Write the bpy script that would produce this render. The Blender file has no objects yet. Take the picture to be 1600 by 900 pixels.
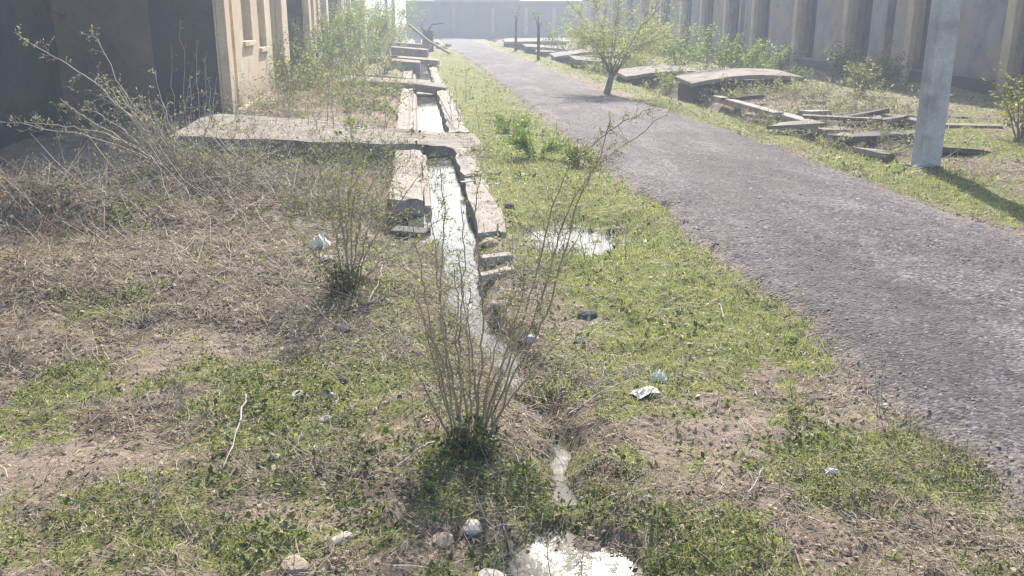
import bpy, math, random
import numpy as np
from mathutils import Vector, Matrix

# ------------------------------------------------------------------ camera
sc = bpy.context.scene
col = sc.collection
R = math.radians
F_PX, PITCH, YAW, CAM_H = 1420.0, R(16.6), R(5.9), 1.6
cd = bpy.data.cameras.new('camera'); cam = bpy.data.objects.new('camera', cd); col.objects.link(cam)
cam.location = (0, 0, CAM_H); cam.rotation_euler = (math.pi / 2 - PITCH, 0, -YAW)
cd.sensor_width = 36.0; cd.lens = F_PX / 1600 * 36.0; cd.clip_start = 0.05; cd.clip_end = 2000
sc.camera = cam
# ------------------------------------------------------------------ light
SUN_EL, SUN_AZ = R(37), R(12.0)          # azimuth clockwise from +Y (along the street)
w = bpy.data.worlds.new('World'); sc.world = w; w.use_nodes = True
nt = w.node_tree; nt.nodes.clear()
bg = nt.nodes.new('ShaderNodeBackground'); wo = nt.nodes.new('ShaderNodeOutputWorld')
sky = nt.nodes.new('ShaderNodeTexSky'); sky.sky_type = 'NISHITA'; sky.sun_disc = False
sky.sun_elevation = SUN_EL; sky.sun_rotation = SUN_AZ; sky.air_density = 1.2; sky.dust_density = 1.8; sky.ozone_density = 2.0
bg.inputs['Strength'].default_value = 0.12
nt.links.new(sky.outputs[0], bg.inputs['Color']); nt.links.new(bg.outputs[0], wo.inputs['Surface'])
sd = bpy.data.lights.new('sun', 'SUN'); so = bpy.data.objects.new('sun', sd); col.objects.link(so)
sd.energy = 4.6; sd.angle = R(0.6); sd.color = (1.0, 0.92, 0.80)
tos = Vector((math.sin(SUN_AZ) * math.cos(SUN_EL), math.cos(SUN_AZ) * math.cos(SUN_EL), math.sin(SUN_EL)))
so.rotation_euler = tos.to_track_quat('Z', 'Y').to_euler(); so.location = (5, 20, 30)
vs = sc.view_settings; vs.view_transform = 'Standard'; vs.look = 'None'; vs.gamma = 1.0
vs.exposure = 1.28
HAZE_DENSITY = 0.0040
sc.cycles.filter_width = 1.4
sc.cycles.use_denoising = True
sc.cycles.max_bounces = 8; sc.cycles.diffuse_bounces = 3; sc.cycles.glossy_bounces = 3
sc.cycles.transparent_max_bounces = 8; sc.cycles.volume_bounces = 1; sc.cycles.caustics_reflective = False

rng = np.random.default_rng(7); rnd = random.Random(11)

# ------------------------------------------------------------------ numeric helpers
def _ray(x, y):
    v = (450 - y) / F_PX; u = (x - 800) / F_PX
    Y = math.cos(PITCH) + v * math.sin(PITCH); Z = -math.sin(PITCH) + v * math.cos(PITCH)
    c, s = math.cos(YAW), math.sin(YAW)
    return Vector((u * c + Y * s, -u * s + Y * c, Z))
def gp(x, y, z=0.0):                      # measured spot of the photo -> point on the ground
    d = _ray(x, y); t = (z - CAM_H) / d.z
    return d.x * t, d.y * t
def at(x, y, Y):                          # measured spot of the photo at street distance Y
    d = _ray(x, y); t = Y / d.y
    return Vector((d.x * t, Y, CAM_H + d.z * t))

_P = np.random.default_rng(3).random((256, 256))
def vnoise(x, y):
    x = np.asarray(x, float); y = np.asarray(y, float)
    xi = np.floor(x).astype(int); yi = np.floor(y).astype(int)
    fx = x - xi; fy = y - yi
    fx = fx * fx * (3 - 2 * fx); fy = fy * fy * (3 - 2 * fy)
    a = _P[xi & 255, yi & 255]; b = _P[(xi + 1) & 255, yi & 255]
    c = _P[xi & 255, (yi + 1) & 255]; d = _P[(xi + 1) & 255, (yi + 1) & 255]
    return (a * (1 - fx) + b * fx) * (1 - fy) + (c * (1 - fx) + d * fx) * fy
def fbm(x, y, o=4, s=0.0):
    r = 0; a = 0.5; f = 1.0; n = 0
    for i in range(o):
        r = r + a * vnoise(x * f + 17.3 * i + s, y * f - 9.1 * i + s); n += a; a *= 0.5; f *= 2.03
    return r / n
def sst(a, b, x):
    t = np.clip((x - a) / (b - a), 0, 1); return t * t * (3 - 2 * t)
def G(x, y, cx, cy, rx, ry):
    return np.exp(-((x - cx) / rx) ** 2 - ((y - cy) / ry) ** 2)
WATER_Z = -0.10
STREAM = [(0.28, 7.2), (0.29, 6.3), (0.26, 5.5), (0.30, 4.9), (0.40, 4.4), (0.47, 3.9), (0.53, 3.3), (0.5, 2.9)]
def seg_dist(x, y, pts):
    d = np.full(np.shape(x), 9e9)
    for (ax, ay), (bx, by) in zip(pts[:-1], pts[1:]):
        vx, vy = bx - ax, by - ay
        t = np.clip(((x - ax) * vx + (y - ay) * vy) / (vx * vx + vy * vy), 0, 1)
        d = np.minimum(d, np.hypot(x - ax - t * vx, y - ay - t * vy))
    return d
ROAD_L, ROAD_R = 1.99, 4.62
def road_edges(y):
    l = ROAD_L + 0.20 * (fbm(y * 0.35, y * 0 + 2.2, 3) - 0.5) + 0.22 * (fbm(y * 2.1, y * 0 + 8.2, 4) - 0.5) + 0.10 * (fbm(y * 9, y * 0 + 1.2, 3) - 0.5) - 0.2 * sst(30, 60, y)
    r = ROAD_R + 0.22 * (fbm(y * 0.3, y * 0 + 5.2, 3) - 0.5) + 0.2 * (fbm(y * 2.0, y * 0 + 3.7, 4) - 0.5) + 0.08 * (fbm(y * 9, y * 0 + 6.2, 3) - 0.5) - 0.38 * sst(14, 22, y)
    return l, r
def zfun(x, y):
    x = np.asarray(x, float); y = np.asarray(y, float)
    near = 1 - sst(60, 110, np.hypot(x, y))
    z = 0.11 * (fbm(x * 0.55, y * 0.55, 3) - 0.5) + 0.06 * (fbm(x * 2.6, y * 2.6, 3, 4.0) - 0.5) + 0.045 * (fbm(x * 9, y * 9, 4, 9.0) - 0.5)
    z = z * near
    z = z + 0.36 * G(x, y, -3.5, 7.5, 1.4, 0.5) + 0.22 * G(x, y, -2.2, 8.7, 0.9, 0.6) + 0.1 * G(x, y, -2.4, 5.8, 1.3, 0.9)
    z = z - 0.32 * G(x, y, -4.4, 10.4, 1.5, 1.3)
    z = z - 0.46 * G(x, y, -1.35, 11.6, 1.35, 1.0)
    z = z + 0.10 * sst(13.3, 14.2, y) * (1 - sst(-0.6, -0.3, x)) * sst(-6, -4, x)
    # masonry drain
    kb = G(x, y, 0.7, y, 0.3, 1.0) * sst(6.3, 6.9, y) * (1 - sst(70, 71, y)); z = z * (1 - 0.8 * kb) + 0.02 * kb
    lo = np.where(y < 12.3, -0.04, -0.12)
    ch = sst(lo, lo + 0.07, x) * (1 - sst(0.45, 0.53, x)) * sst(6.7, 6.95, y) * (1 - sst(70, 71, y))
    z = z * (1 - ch) + ch * (-0.20 + 0.26 * (fbm(x * 5, y * 2.2, 4, 61) - 0.5))
    z = z - 0.30 * G(x, y, -0.12, 7.45, 0.27, 0.42)
    # earth stream below the broken end of the drain, puddles
    ds = seg_dist(x, y, STREAM) + 0.09 * (fbm(x * 4, y * 4, 3, 2.0) - 0.5)
    wd = 0.145 - 0.045 * sst(6.0, 4.2, y)
    z = z * (1 - 0.9 * np.exp(-(ds / 0.35) ** 2)) - (0.165 - 0.055 * sst(5.0, 4.0, y) + 0.14 * (fbm(x * 6, y * 6, 3, 23) - 0.5) * sst(5.6, 4.6, y)) * np.exp(-(ds / wd) ** 2)
    for (cx, cy, rx, ry, d) in ((1.18, 6.90, 0.56, 0.72, 0.135), (0.45, 2.20, 0.33, 0.66, 0.165)):
        g = np.exp(-(((x - cx) / rx) ** 2 + ((y - cy) / ry) ** 2) ** 1.5)
        z = z * (1 - 0.95 * g) - d * g + 0.17 * g * (fbm(x * 8, y * 8, 4, 41) - 0.5)
    # bed under the road, verge, right-hand drain
    l, r = road_edges(y)
    b = sst(l + 0.0, l + 0.16, x) * (1 - sst(r - 0.16, r, x))
    z = z * (1 - b) + b * -0.05
    z = z - 0.30 * G(x, y, 5.75, y, 0.28, 1.0) * sst(9.5, 11, y) * near + 0.10 * sst(6.2, 7.2, x) * near
    return z

# ------------------------------------------------------------------ object helpers
def tag(o, label=None, cat=None, group=None, kind=None):
    if label: o['label'] = label
    if cat: o['category'] = cat
    if group: o['group'] = group
    if kind: o['kind'] = kind
    return o
def empty(name, loc=(0, 0, 0)):
    o = bpy.data.objects.new(name, None); col.objects.link(o); o.location = loc; o.empty_display_size = 0.2
    return o
def finish(name, me, m, parent=None, smooth=False):
    me.materials.append(m)
    o = bpy.data.objects.new(name, me); col.objects.link(o)
    if parent is not None:
        o.parent = parent
        o.matrix_parent_inverse = Matrix.Translation(parent.location).inverted()
    if smooth: me.polygons.foreach_set('use_smooth', np.ones(len(me.polygons), bool))
    me.update(); return o
class MB:
    def __init__(s): s.v = []; s.f = []
    def box(s, x0, x1, y0, y1, z0, z1):
        return s.prism([(x0, y0), (x1, y0), (x1, y1), (x0, y1)], z0, z1)
    def hexa(s, pts):                     # 4 bottom (ccw from above) then 4 top
        b = len(s.v); s.v += [tuple(p) for p in pts]
        s.f += [tuple(b + i for i in q) for q in ((3, 2, 1, 0), (4, 5, 6, 7), (0, 1, 5, 4), (1, 2, 6, 5), (2, 3, 7, 6), (3, 0, 4, 7))]
        return s
    def prism(s, poly, z0, z1, top=None):
        n = len(poly); b = len(s.v); top = top or poly
        s.v += [(x, y, z0) for x, y in poly] + [(x, y, z1) for x, y in top]
        s.f.append(tuple(b + i for i in reversed(range(n)))); s.f.append(tuple(b + n + i for i in range(n)))
        s.f += [(b + i, b + (i + 1) % n, b + n + (i + 1) % n, b + n + i) for i in range(n)]
        return s
    def tube(s, pts, r0, r1, sides=5):
        pts = [Vector(p) for p in pts]; n = len(pts); b = len(s.v)
        up = Vector((0.3, 0.2, 1)).normalized()
        for i, p in enumerate(pts):
            d = (pts[min(i + 1, n - 1)] - pts[max(i - 1, 0)]).normalized()
            a = d.cross(up)
            if a.length < 1e-3: a = d.cross(Vector((1, 0, 0)))
            a.normalize(); c = a.cross(d)
            r = r0 + (r1 - r0) * i / (n - 1)
            for k in range(sides):
                t = 2 * math.pi * k / sides
                s.v.append(tuple(p + a * (r * math.cos(t)) + c * (r * math.sin(t))))
        for i in range(n - 1):
            for k in range(sides):
                k2 = (k + 1) % sides
                s.f.append((b + i * sides + k, b + i * sides + k2, b + (i + 1) * sides + k2, b + (i + 1) * sides + k))
        s.f.append(tuple(b + k for k in reversed(range(sides)))); s.f.append(tuple(b + (n - 1) * sides + k for k in range(sides)))
        return s
    def build(s, name, m, parent=None, smooth=False, bevel=0):
        me = bpy.data.meshes.new(name); me.from_pydata(s.v, [], s.f)
        o = finish(name, me, m, parent, smooth)
        if bevel:
            bm = o.modifiers.new('bevel', 'BEVEL'); bm.width = bevel; bm.segments = 2
        return o
def tri_mesh(name, V, T, m, cols=None, parent=None):
    V = np.asarray(V, np.float32); T = np.asarray(T, np.int32)
    me = bpy.data.meshes.new(name)
    me.vertices.add(len(V)); me.vertices.foreach_set('co', V.ravel())
    me.loops.add(T.size); me.loops.foreach_set('vertex_index', T.ravel())
    me.polygons.add(len(T)); me.polygons.foreach_set('loop_start', np.arange(len(T), dtype=np.int32) * T.shape[1])
    me.update(calc_edges=True)
    if cols is not None:
        ca = me.color_attributes.new('tint', 'FLOAT_COLOR', 'POINT')
        c4 = np.ones((len(V), 4), np.float32); c4[:, :3] = cols
        ca.data.foreach_set('color', c4.ravel())
    return finish(name, me, m, parent)

# ------------------------------------------------------------------ materials
def newmat(name):
    m = bpy.data.materials.new(name); m.use_nodes = True
    n = m.node_tree; b = n.nodes['Principled BSDF']; return m, n, b
def N(n, t, **k):
    o = n.nodes.new('ShaderNode' + t)
    for a, v in k.items():
        if a in o.inputs.keys() if isinstance(a, str) else False: o.inputs[a].default_value = v
        else: setattr(o, a, v)
    return o
def noise(n, scale, detail=6, rough=0.6, vec=None):
    o = n.nodes.new('ShaderNodeTexNoise'); o.inputs['Scale'].default_value = scale
    o.inputs['Detail'].default_value = detail; o.inputs['Roughness'].default_value = rough
    if vec is not None: n.links.new(vec, o.inputs['Vector'])
    return o.outputs['Fac']
def coords(n): return n.nodes.new('ShaderNodeNewGeometry').outputs['Position']
def ramp(n, fac, stops):
    o = n.nodes.new('ShaderNodeValToRGB'); e = o.color_ramp.elements
    while len(e) < len(stops): e.new(0.5)
    for el, (p, c) in zip(e, stops):
        el.position = p; el.color = (c, c, c, 1) if isinstance(c, (int, float)) else (*c, 1)
    n.links.new(fac, o.inputs[0]); return o.outputs[0]
def mix(n, fac, a, b, mode='MIX'):
    o = n.nodes.new('ShaderNodeMix'); o.data_type = 'RGBA'; o.blend_type = mode
    for s, v in ((o.inputs['Factor'], fac), (o.inputs[6], a), (o.inputs[7], b)):
        if hasattr(v, 'is_linked'): n.links.new(v, s)
        else: s.default_value = v if isinstance(v, float) else (*v, 1)
    return o.outputs[2]
def mth(n, op, a, b=None):
    o = n.nodes.new('ShaderNodeMath'); o.operation = op
    for i, v in enumerate((a, b)):
        if v is None: continue
        if hasattr(v, 'is_linked'): n.links.new(v, o.inputs[i])
        else: o.inputs[i].default_value = v
    return o.outputs[0]
def bump(n, b, h, strength, dist):
    o = n.nodes.new('ShaderNodeBump'); o.inputs['Strength'].default_value = strength; o.inputs['Distance'].default_value = dist
    n.links.new(h, o.inputs['Height']); n.links.new(o.outputs[0], b.inputs['Normal'])
def mottled(name, c1, c2, scale=3.0, bs=0.4, bd=0.02, rough=0.9, fine=40, c3=None, scale3=1.0, cut=(0.5, 0.65)):
    m, n, b = newmat(name); p = coords(n)
    c = ramp(n, noise(n, scale, 8, 0.62, p), [(0.3, c1), (0.7, c2)])
    f = ramp(n, noise(n, fine, 4, 0.7, p), [(0.25, 0.72), (0.75, 1.2)])
    c = mix(n, 1.0, c, f, 'MULTIPLY')
    if c3 is not None:
        c = mix(n, ramp(n, noise(n, scale3, 6, 0.65, p), [(cut[0], 0.0), (cut[1], 1.0)]), c, c3)
    n.links.new(c, b.inputs['Base Color']); b.inputs['Roughness'].default_value = rough
    b.inputs['Specular IOR Level'].default_value = 0.25
    bump(n, b, noise(n, fine, 6, 0.7, p), bs, bd); return m
def leafmat(name, trans=0.45, rough=0.5):
    m, n, b = newmat(name)
    a = n.nodes.new('ShaderNodeVertexColor'); a.layer_name = 'tint'
    n.links.new(a.outputs[0], b.inputs['Base Color']); b.inputs['Roughness'].default_value = rough
    b.inputs['Specular IOR Level'].default_value = 0.3
    t = n.nodes.new('ShaderNodeBsdfTranslucent')
    g = mix(n, 1.0, a.outputs[0], (1.25, 1.25, 0.75), 'MULTIPLY'); n.links.new(g, t.inputs['Color'])
    mx = n.nodes.new('ShaderNodeMixShader'); mx.inputs[0].default_value = trans
    n.links.new(b.outputs[0], mx.inputs[1]); n.links.new(t.outputs[0], mx.inputs[2])
    n.links.new(mx.outputs[0], n.nodes['Material Output'].inputs['Surface']); return m

def ground_mat():
    m, n, b = newmat('ground_earth'); p = coords(n)
    a = n.nodes.new('ShaderNodeVertexColor'); a.layer_name = 'cover'
    s = n.nodes.new('ShaderNodeSeparateColor'); n.links.new(a.outputs[0], s.inputs[0])
    green, litter, wet = s.outputs[0], s.outputs[1], s.outputs[2]
    soil = ramp(n, noise(n, 2.2, 8, 0.65, p), [(0.3, (0.21, 0.158, 0.122)), (0.55, (0.295, 0.232, 0.185)), (0.75, (0.37, 0.305, 0.25))])
    lit = ramp(n, noise(n, 9, 8, 0.7, p), [(0.3, (0.07, 0.055, 0.042)), (0.5, (0.155, 0.122, 0.092)), (0.72, (0.28, 0.225, 0.17))])
    gr = ramp(n, noise(n, 14, 8, 0.7, p), [(0.3, (0.09, 0.10, 0.034)), (0.55, (0.20, 0.215, 0.07)), (0.75, (0.31, 0.30, 0.13))])
    br = noise(n, 16, 6, 0.7, p)
    def brk(v, k): return ramp(n, mth(n, 'ADD', v, mth(n, 'MULTIPLY', mth(n, 'SUBTRACT', br, 0.5), k)), [(0.38, 0.0), (0.62, 1.0)])
    c = mix(n, brk(litter, 1.3), soil, lit); c = mix(n, brk(green, 1.2), c, gr)
    sp = ramp(n, noise(n, 90, 4, 0.75, p), [(0.28, 0.45), (0.5, 1.0), (0.75, 1.45)])
    c = mix(n, 1.0, c, sp, 'MULTIPLY')
    c = mix(n, mth(n, 'MULTIPLY', wet, 0.7), c, (0.055, 0.05, 0.042))
    n.links.new(c, b.inputs['Base Color'])
    n.links.new(ramp(n, wet, [(0.2, 0.95), (0.9, 0.45)]), b.inputs['Roughness']); b.inputs['Specular IOR Level'].default_value = 0.2
    h = mth(n, 'ADD', noise(n, 28, 8, 0.75, p), mth(n, 'MULTIPLY', noise(n, 120, 3, 0.7, p), 0.4))
    bump(n, b, h, 0.9, 0.03); return m
def road_mat():
    m, n, b = newmat('road_bitumen'); p = coords(n)
    mp = n.nodes.new('ShaderNodeMapping'); mp.inputs['Scale'].default_value = (1.3, 0.4, 1); n.links.new(p, mp.inputs[0])
    c = ramp(n, noise(n, 1.5, 6, 0.6, mp.outputs[0]), [(0.3, (0.078, 0.066, 0.072)), (0.5, (0.125, 0.108, 0.115)), (0.7, (0.19, 0.165, 0.17))])
    vo = n.nodes.new('ShaderNodeTexVoronoi'); vo.inputs['Scale'].default_value = 48; n.links.new(p, vo.inputs['Vector'])
    st = ramp(n, vo.outputs['Color'], [(0.1, 0.45), (0.6, 1.0), (0.95, 2.0)])
    c = mix(n, 1.0, c, st, 'MULTIPLY')
    c = mix(n, 1.0, c, ramp(n, noise(n, 25, 6, 0.75, p), [(0.3, 0.7), (0.7, 1.25)]), 'MULTIPLY')
    d = ramp(n, noise(n, 3.2, 7, 0.68, p), [(0.52, 0.0), (0.7, 0.7)])
    c = mix(n, d, c, (0.185, 0.158, 0.142))
    a = n.nodes.new('ShaderNodeVertexColor'); a.layer_name = 'cover'; sp = n.nodes.new('ShaderNodeSeparateColor'); n.links.new(a.outputs[0], sp.inputs[0])
    du = ramp(n, mth(n, 'ADD', sp.outputs[0], mth(n, 'MULTIPLY', mth(n, 'SUBTRACT', noise(n, 9, 7, 0.7, p), 0.5), 1.1)), [(0.35, 0.0), (0.7, 0.85)])
    c = mix(n, du, c, (0.25, 0.205, 0.165))
    c = mix(n, mth(n, 'MULTIPLY', sp.outputs[1], 0.5), c, (0.07, 0.062, 0.064))
    n.links.new(c, b.inputs['Base Color']); b.inputs['Roughness'].default_value = 0.85; b.inputs['Specular IOR Level'].default_value = 0.15
    h = mth(n, 'ADD', mth(n, 'MULTIPLY', vo.outputs['Distance'], -1.0), mth(n, 'MULTIPLY', noise(n, 30, 7, 0.75, p), 1.5))
    bump(n, b, h, 0.8, 0.018); return m
def water_mat():
    m, n, b = newmat('murky_water'); p = coords(n)
    mp = n.nodes.new('ShaderNodeMapping'); mp.inputs['Scale'].default_value = (1.0, 0.55, 1); n.links.new(p, mp.inputs[0])
    f = noise(n, 7, 7, 0.68, mp.outputs[0])
    c = ramp(n, f, [(0.36, (0.045, 0.045, 0.036)), (0.52, (0.08, 0.078, 0.066)), (0.64, (0.17, 0.17, 0.16)), (0.76, (0.28, 0.28, 0.28))])  # palest stops put bright sky reflection into the water colour
    n.links.new(c, b.inputs['Base Color']); b.inputs['IOR'].default_value = 1.33
    n.links.new(ramp(n, f, [(0.4, 0.03), (0.6, 0.12), (0.75, 0.33)]), b.inputs['Roughness'])
    b.inputs['Specular IOR Level'].default_value = 0.42
    bump(n, b, noise(n, 26, 4, 0.6, p), 0.13, 0.007); return m
def wall_mat(name, base, stain, patch, lowdark):
    m, n, b = newmat(name); p = coords(n)
    mp = n.nodes.new('ShaderNodeMapping'); mp.inputs['Scale'].default_value = (0.9, 0.9, 0.45); n.links.new(p, mp.inputs[0])
    c = ramp(n, noise(n, 1.6, 7, 0.62, mp.outputs[0]), [(0.35, stain), (0.58, base)])
    c = mix(n, ramp(n, noise(n, 0.55, 5, 0.6, p), [(0.47, 0.0), (0.62, 0.9)]), c, patch)
    c = mix(n, ramp(n, noise(n, 1.9, 8, 0.7, p), [(0.56, 0.0), (0.70, 0.65)]), c, lowdark)
    sx = n.nodes.new('ShaderNodeSeparateXYZ'); n.links.new(p, sx.inputs[0])
    lo = ramp(n, mth(n, 'ADD', sx.outputs[2], mth(n, 'MULTIPLY', noise(n, 2.2, 6, 0.65, p), 0.7)), [(0.45, 1.0), (0.95, 0.0)])
    c = mix(n, mth(n, 'MULTIPLY', lo, 0.75), c, lowdark)
    c = mix(n, 1.0, c, ramp(n, noise(n, 30, 5, 0.7, p), [(0.3, 0.82), (0.7, 1.12)]), 'MULTIPLY')
    n.links.new(c, b.inputs['Base Color']); b.inputs['Roughness'].default_value = 0.93; b.inputs['Specular IOR Level'].default_value = 0.2
    bump(n, b, noise(n, 18, 7, 0.7, p), 0.35, 0.015); return m
M = {}
M['ground'] = ground_mat(); M['road'] = road_mat(); M['water'] = water_mat()
M['leaf'] = leafmat('green_leaves', 0.58); M['straw'] = leafmat('dry_straw', 0.25, 0.7)
M['bark'] = mottled('thorn_bark', (0.16, 0.13, 0.10), (0.30, 0.25, 0.19), 9, 0.5, 0.004, 0.8, 160)
M['greenbark'] = mottled('green_stem', (0.16, 0.18, 0.07), (0.26, 0.27, 0.12), 7, 0.3, 0.003, 0.7, 100)
M['redbark'] = mottled('reddish_bark', (0.25, 0.195, 0.145), (0.42, 0.35, 0.26), 7, 0.5, 0.004, 0.8, 160)
M['greybark'] = mottled('bleached_bark', (0.33, 0.29, 0.25), (0.52, 0.47, 0.41), 7, 0.4, 0.004, 0.85, 160)
M['darkbark'] = mottled('dark_bark', (0.055, 0.05, 0.042), (0.12, 0.10, 0.085), 7, 0.5, 0.01, 0.9, 90)
M['concrete'] = mottled('weathered_concrete', (0.27, 0.235, 0.21), (0.40, 0.355, 0.32), 3.5, 0.5, 0.012, 0.95, 55, (0.17, 0.14, 0.11), 4.0, (0.52, 0.68))
M['slab'] = mottled('slab_concrete', (0.21, 0.18, 0.155), (0.32, 0.28, 0.245), 2.2, 0.7, 0.016, 0.95, 45, (0.14, 0.115, 0.09), 3.3, (0.48, 0.66))
M['pole'] = mottled('pole_concrete', (0.40, 0.39, 0.38), (0.54, 0.53, 0.52), 3.0, 0.5, 0.008, 0.9, 45, (0.29, 0.275, 0.26), 2.6, (0.5, 0.66))
M['stone'] = mottled('pale_stone', (0.34, 0.30, 0.26), (0.52, 0.47, 0.41), 14, 0.4, 0.003, 0.9, 90)
M['darkstone'] = mottled('dark_stone', (0.06, 0.055, 0.055), (0.13, 0.12, 0.115), 14, 0.6, 0.01, 0.85, 90)
M['tanstone'] = mottled('tan_stone', (0.24, 0.19, 0.14), (0.38, 0.31, 0.24), 14, 0.6, 0.01, 0.9, 90)
M['paper'] = mottled('crumpled_paper', (0.66, 0.62, 0.55), (0.80, 0.77, 0.70), 20, 0.3, 0.002, 0.8, 60)
M['wood'] = mottled('grey_wood', (0.12, 0.10, 0.08), (0.22, 0.19, 0.155), 8, 0.6, 0.006, 0.85, 80)
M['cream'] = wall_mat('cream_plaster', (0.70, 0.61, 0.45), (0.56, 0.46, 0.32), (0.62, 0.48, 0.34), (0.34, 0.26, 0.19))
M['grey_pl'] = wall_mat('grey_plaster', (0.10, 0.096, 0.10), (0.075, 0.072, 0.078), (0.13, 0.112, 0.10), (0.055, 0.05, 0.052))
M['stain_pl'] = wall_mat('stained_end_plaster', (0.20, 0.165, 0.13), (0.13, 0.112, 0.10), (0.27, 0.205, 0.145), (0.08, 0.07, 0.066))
M['lilac'] = wall_mat('faded_plaster', (0.33, 0.29, 0.275), (0.19, 0.175, 0.18), (0.40, 0.28, 0.19), (0.08, 0.075, 0.078))
M['pil'] = wall_mat('pale_pilaster', (0.62, 0.52, 0.36), (0.46, 0.37, 0.25), (0.50, 0.36, 0.24), (0.2, 0.17, 0.14))
M['brown_pl'] = mottled('shaded_brown_shutter', (0.075, 0.052, 0.04), (0.125, 0.088, 0.066), 3, 0.3, 0.01, 0.85, 30)  # shutter brown, darkened further to put recess shade into the colour
M['dark'] = mottled('dark_interior', (0.045, 0.042, 0.045), (0.075, 0.07, 0.07), 2, 0.2, 0.01, 0.95, 30)
M['recess_blue'] = mottled('shaded_recess_blue', (0.025, 0.03, 0.045), (0.05, 0.055, 0.075), 2, 0.2, 0.01, 0.85, 30)  # near-black blue holds the shade of the openings in its colour
M['far'] = wall_mat('far_wall_plaster', (0.15, 0.15, 0.16), (0.12, 0.12, 0.13), (0.17, 0.16, 0.16), (0.12, 0.115, 0.115))
M['far2'] = wall_mat('far_block_plaster', (0.34, 0.31, 0.32), (0.27, 0.25, 0.26), (0.36, 0.31, 0.29), (0.2, 0.19, 0.19))
M['blackrubber'] = mottled('black_plastic', (0.02, 0.02, 0.022), (0.04, 0.04, 0.042), 10, 0.2, 0.004, 0.5, 60)

# ------------------------------------------------------------------ ground sheet
# patches measured in the photo: (px, py, rx, ry, weight, channel) channel 0 green, 1 litter, -1 bare soil
PATCH = [(1010, 430, 190, 110, .75, 0), (840, 260, 90, 70, .9, 0), (770, 190, 55, 60, .75, 0), (740, 120, 40, 40, .7, 0), (900, 330, 110, 60, .8, 0),
         (1180, 500, 120, 60, .5, 0), (1050, 560, 180, 60, .5, 0), (430, 640, 190, 80, .75, 0), (560, 600, 120, 70, .5, 0), (260, 790, 230, 45, .75, 0),
         (180, 870, 260, 40, .8, 0), (460, 860, 150, 40, .6, 0), (1430, 740, 230, 55, 1.0, 0), (1300, 680, 150, 50, .7, 0), (1110, 860, 90, 60, .9, 0),
         (850, 770, 160, 60, .6, 0), (960, 620, 110, 60, .45, 0), (730, 740, 90, 60, .7, 0), (1400, 600, 120, 40, .35, 0), (1290, 270, 110, 18, .8, 0),
         (1400, 290, 130, 30, .8, 0), (1130, 200, 120, 20, .65, 0), (1000, 165, 60, 14, .6, 0), (1540, 230, 90, 40, .6, 0), (100, 590, 120, 25, .6, 0), (60, 640, 80, 25, .5, 0),
         (130, 500, 130, 40, .35, 0), (620, 470, 80, 60, .3, 0), (560, 180, 80, 30, .5, 0), (1480, 850, 200, 60, .5, 1), (1250, 830, 110, 50, .4, 1),
         (200, 420, 260, 90, .9, 1), (350, 320, 220, 60, 1.0, 1), (80, 380, 140, 60, .8, 1), (520, 330, 140, 60, .8, 1), (430, 480, 200, 60, .6, 1),
         (480, 740, 140, 40, .6, 1), (220, 640, 110, 30, .6, 1), (850, 590, 130, 70, .7, 1), (1250, 620, 140, 40, .5, 1), (620, 560, 90, 50, .6, 1),
         (1320, 205, 150, 25, .7, 1), (1500, 270, 100, 30, .5, 1), (700, 780, 140, 50, .5, 1), (1150, 760, 160, 60, .4, 1),
         (110, 725, 150, 32, 1.2, -1), (240, 600, 70, 40, .9, -1), (560, 800, 120, 28, 1.0, -1), (400, 790, 80, 20, .6, -1), (300, 530, 120, 40, .6, -1), (1130, 730, 110, 35, .7, -1),
         (610, 640, 60, 40, .6, -1), (270, 420, 70, 30, .7, -1), (500, 180, 120, 35, 1.0, -1), (60, 540, 90, 25, .6, -1), (1380, 660, 90, 25, .5, -1), (930, 560, 60, 30, .4, -1),
         (1440, 850, 220, 55, 1.0, -1), (1230, 810, 90, 60, .7, -1), (1060, 680, 120, 50, .5, -1), (1250, 590, 110, 50, .5, -1), (60, 890, 90, 30, .6, -1), (1180, 660, 90, 30, .5, -1), (650, 600, 60, 30, .5, -1)]
def ell(px, py, rx, ry):
    x, y = gp(px, py); x1, _ = gp(px + rx, py); ya = gp(px, py - ry)[1]; yb = gp(px, py + ry)[1]
    return x, (ya + yb) / 2, abs(x1 - x), (ya - yb) / 2
ELL = [(*ell(*q[:4]), q[4], q[5]) for q in PATCH]
def cover(x, y):
    g = 0.16 + 0.30 * sst(0.5, 1.0, x) * (1 - sst(2.0, 2.4, x)) * sst(2.5, 5.5, y) + 0.25 * sst(12, 30, y) + 0.55 * sst(4.5, 4.7, x) * (1 - sst(5.2, 6.0, x)) + 0.22 * sst(6.0, 7.0, x)
    l = 0.35 - 0.25 * sst(.6, .9, x) * (1 - sst(2.0, 2.3, x)) * sst(3.0, 4.5, y); s = 0.0 * x
    for (cx, cy, rx, ry, wt, ch) in ELL:
        e = G(x, y, cx, cy, rx, ry) * wt
        if ch == 0: g = g + e
        elif ch == 1: l = l + e
        else: s = s + .85 * e
    nz = fbm(x * 1.7, y * 1.7, 4, 31) - 0.5; nz2 = fbm(x * 3.1, y * 3.1, 4, 57) - 0.5
    nz3 = fbm(x * 9, y * 9, 3, 77) - 0.5
    g = np.clip((.05 + .85 * g) * (1 - 0.75 * np.clip(s, 0, 1)) + 0.9 * nz + 1.3 * nz3, 0, 1)
    l = np.clip(l * (1 - 0.75 * np.clip(s, 0, 1)) + 0.7 * nz2 - 0.7 * nz3, 0, 1)
    return g, l, np.clip(s, 0, 1)
def onroad(x, y, mrg=0.0):
    l, r = road_edges(y); return (x > l + mrg) & (x < r - mrg)
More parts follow.
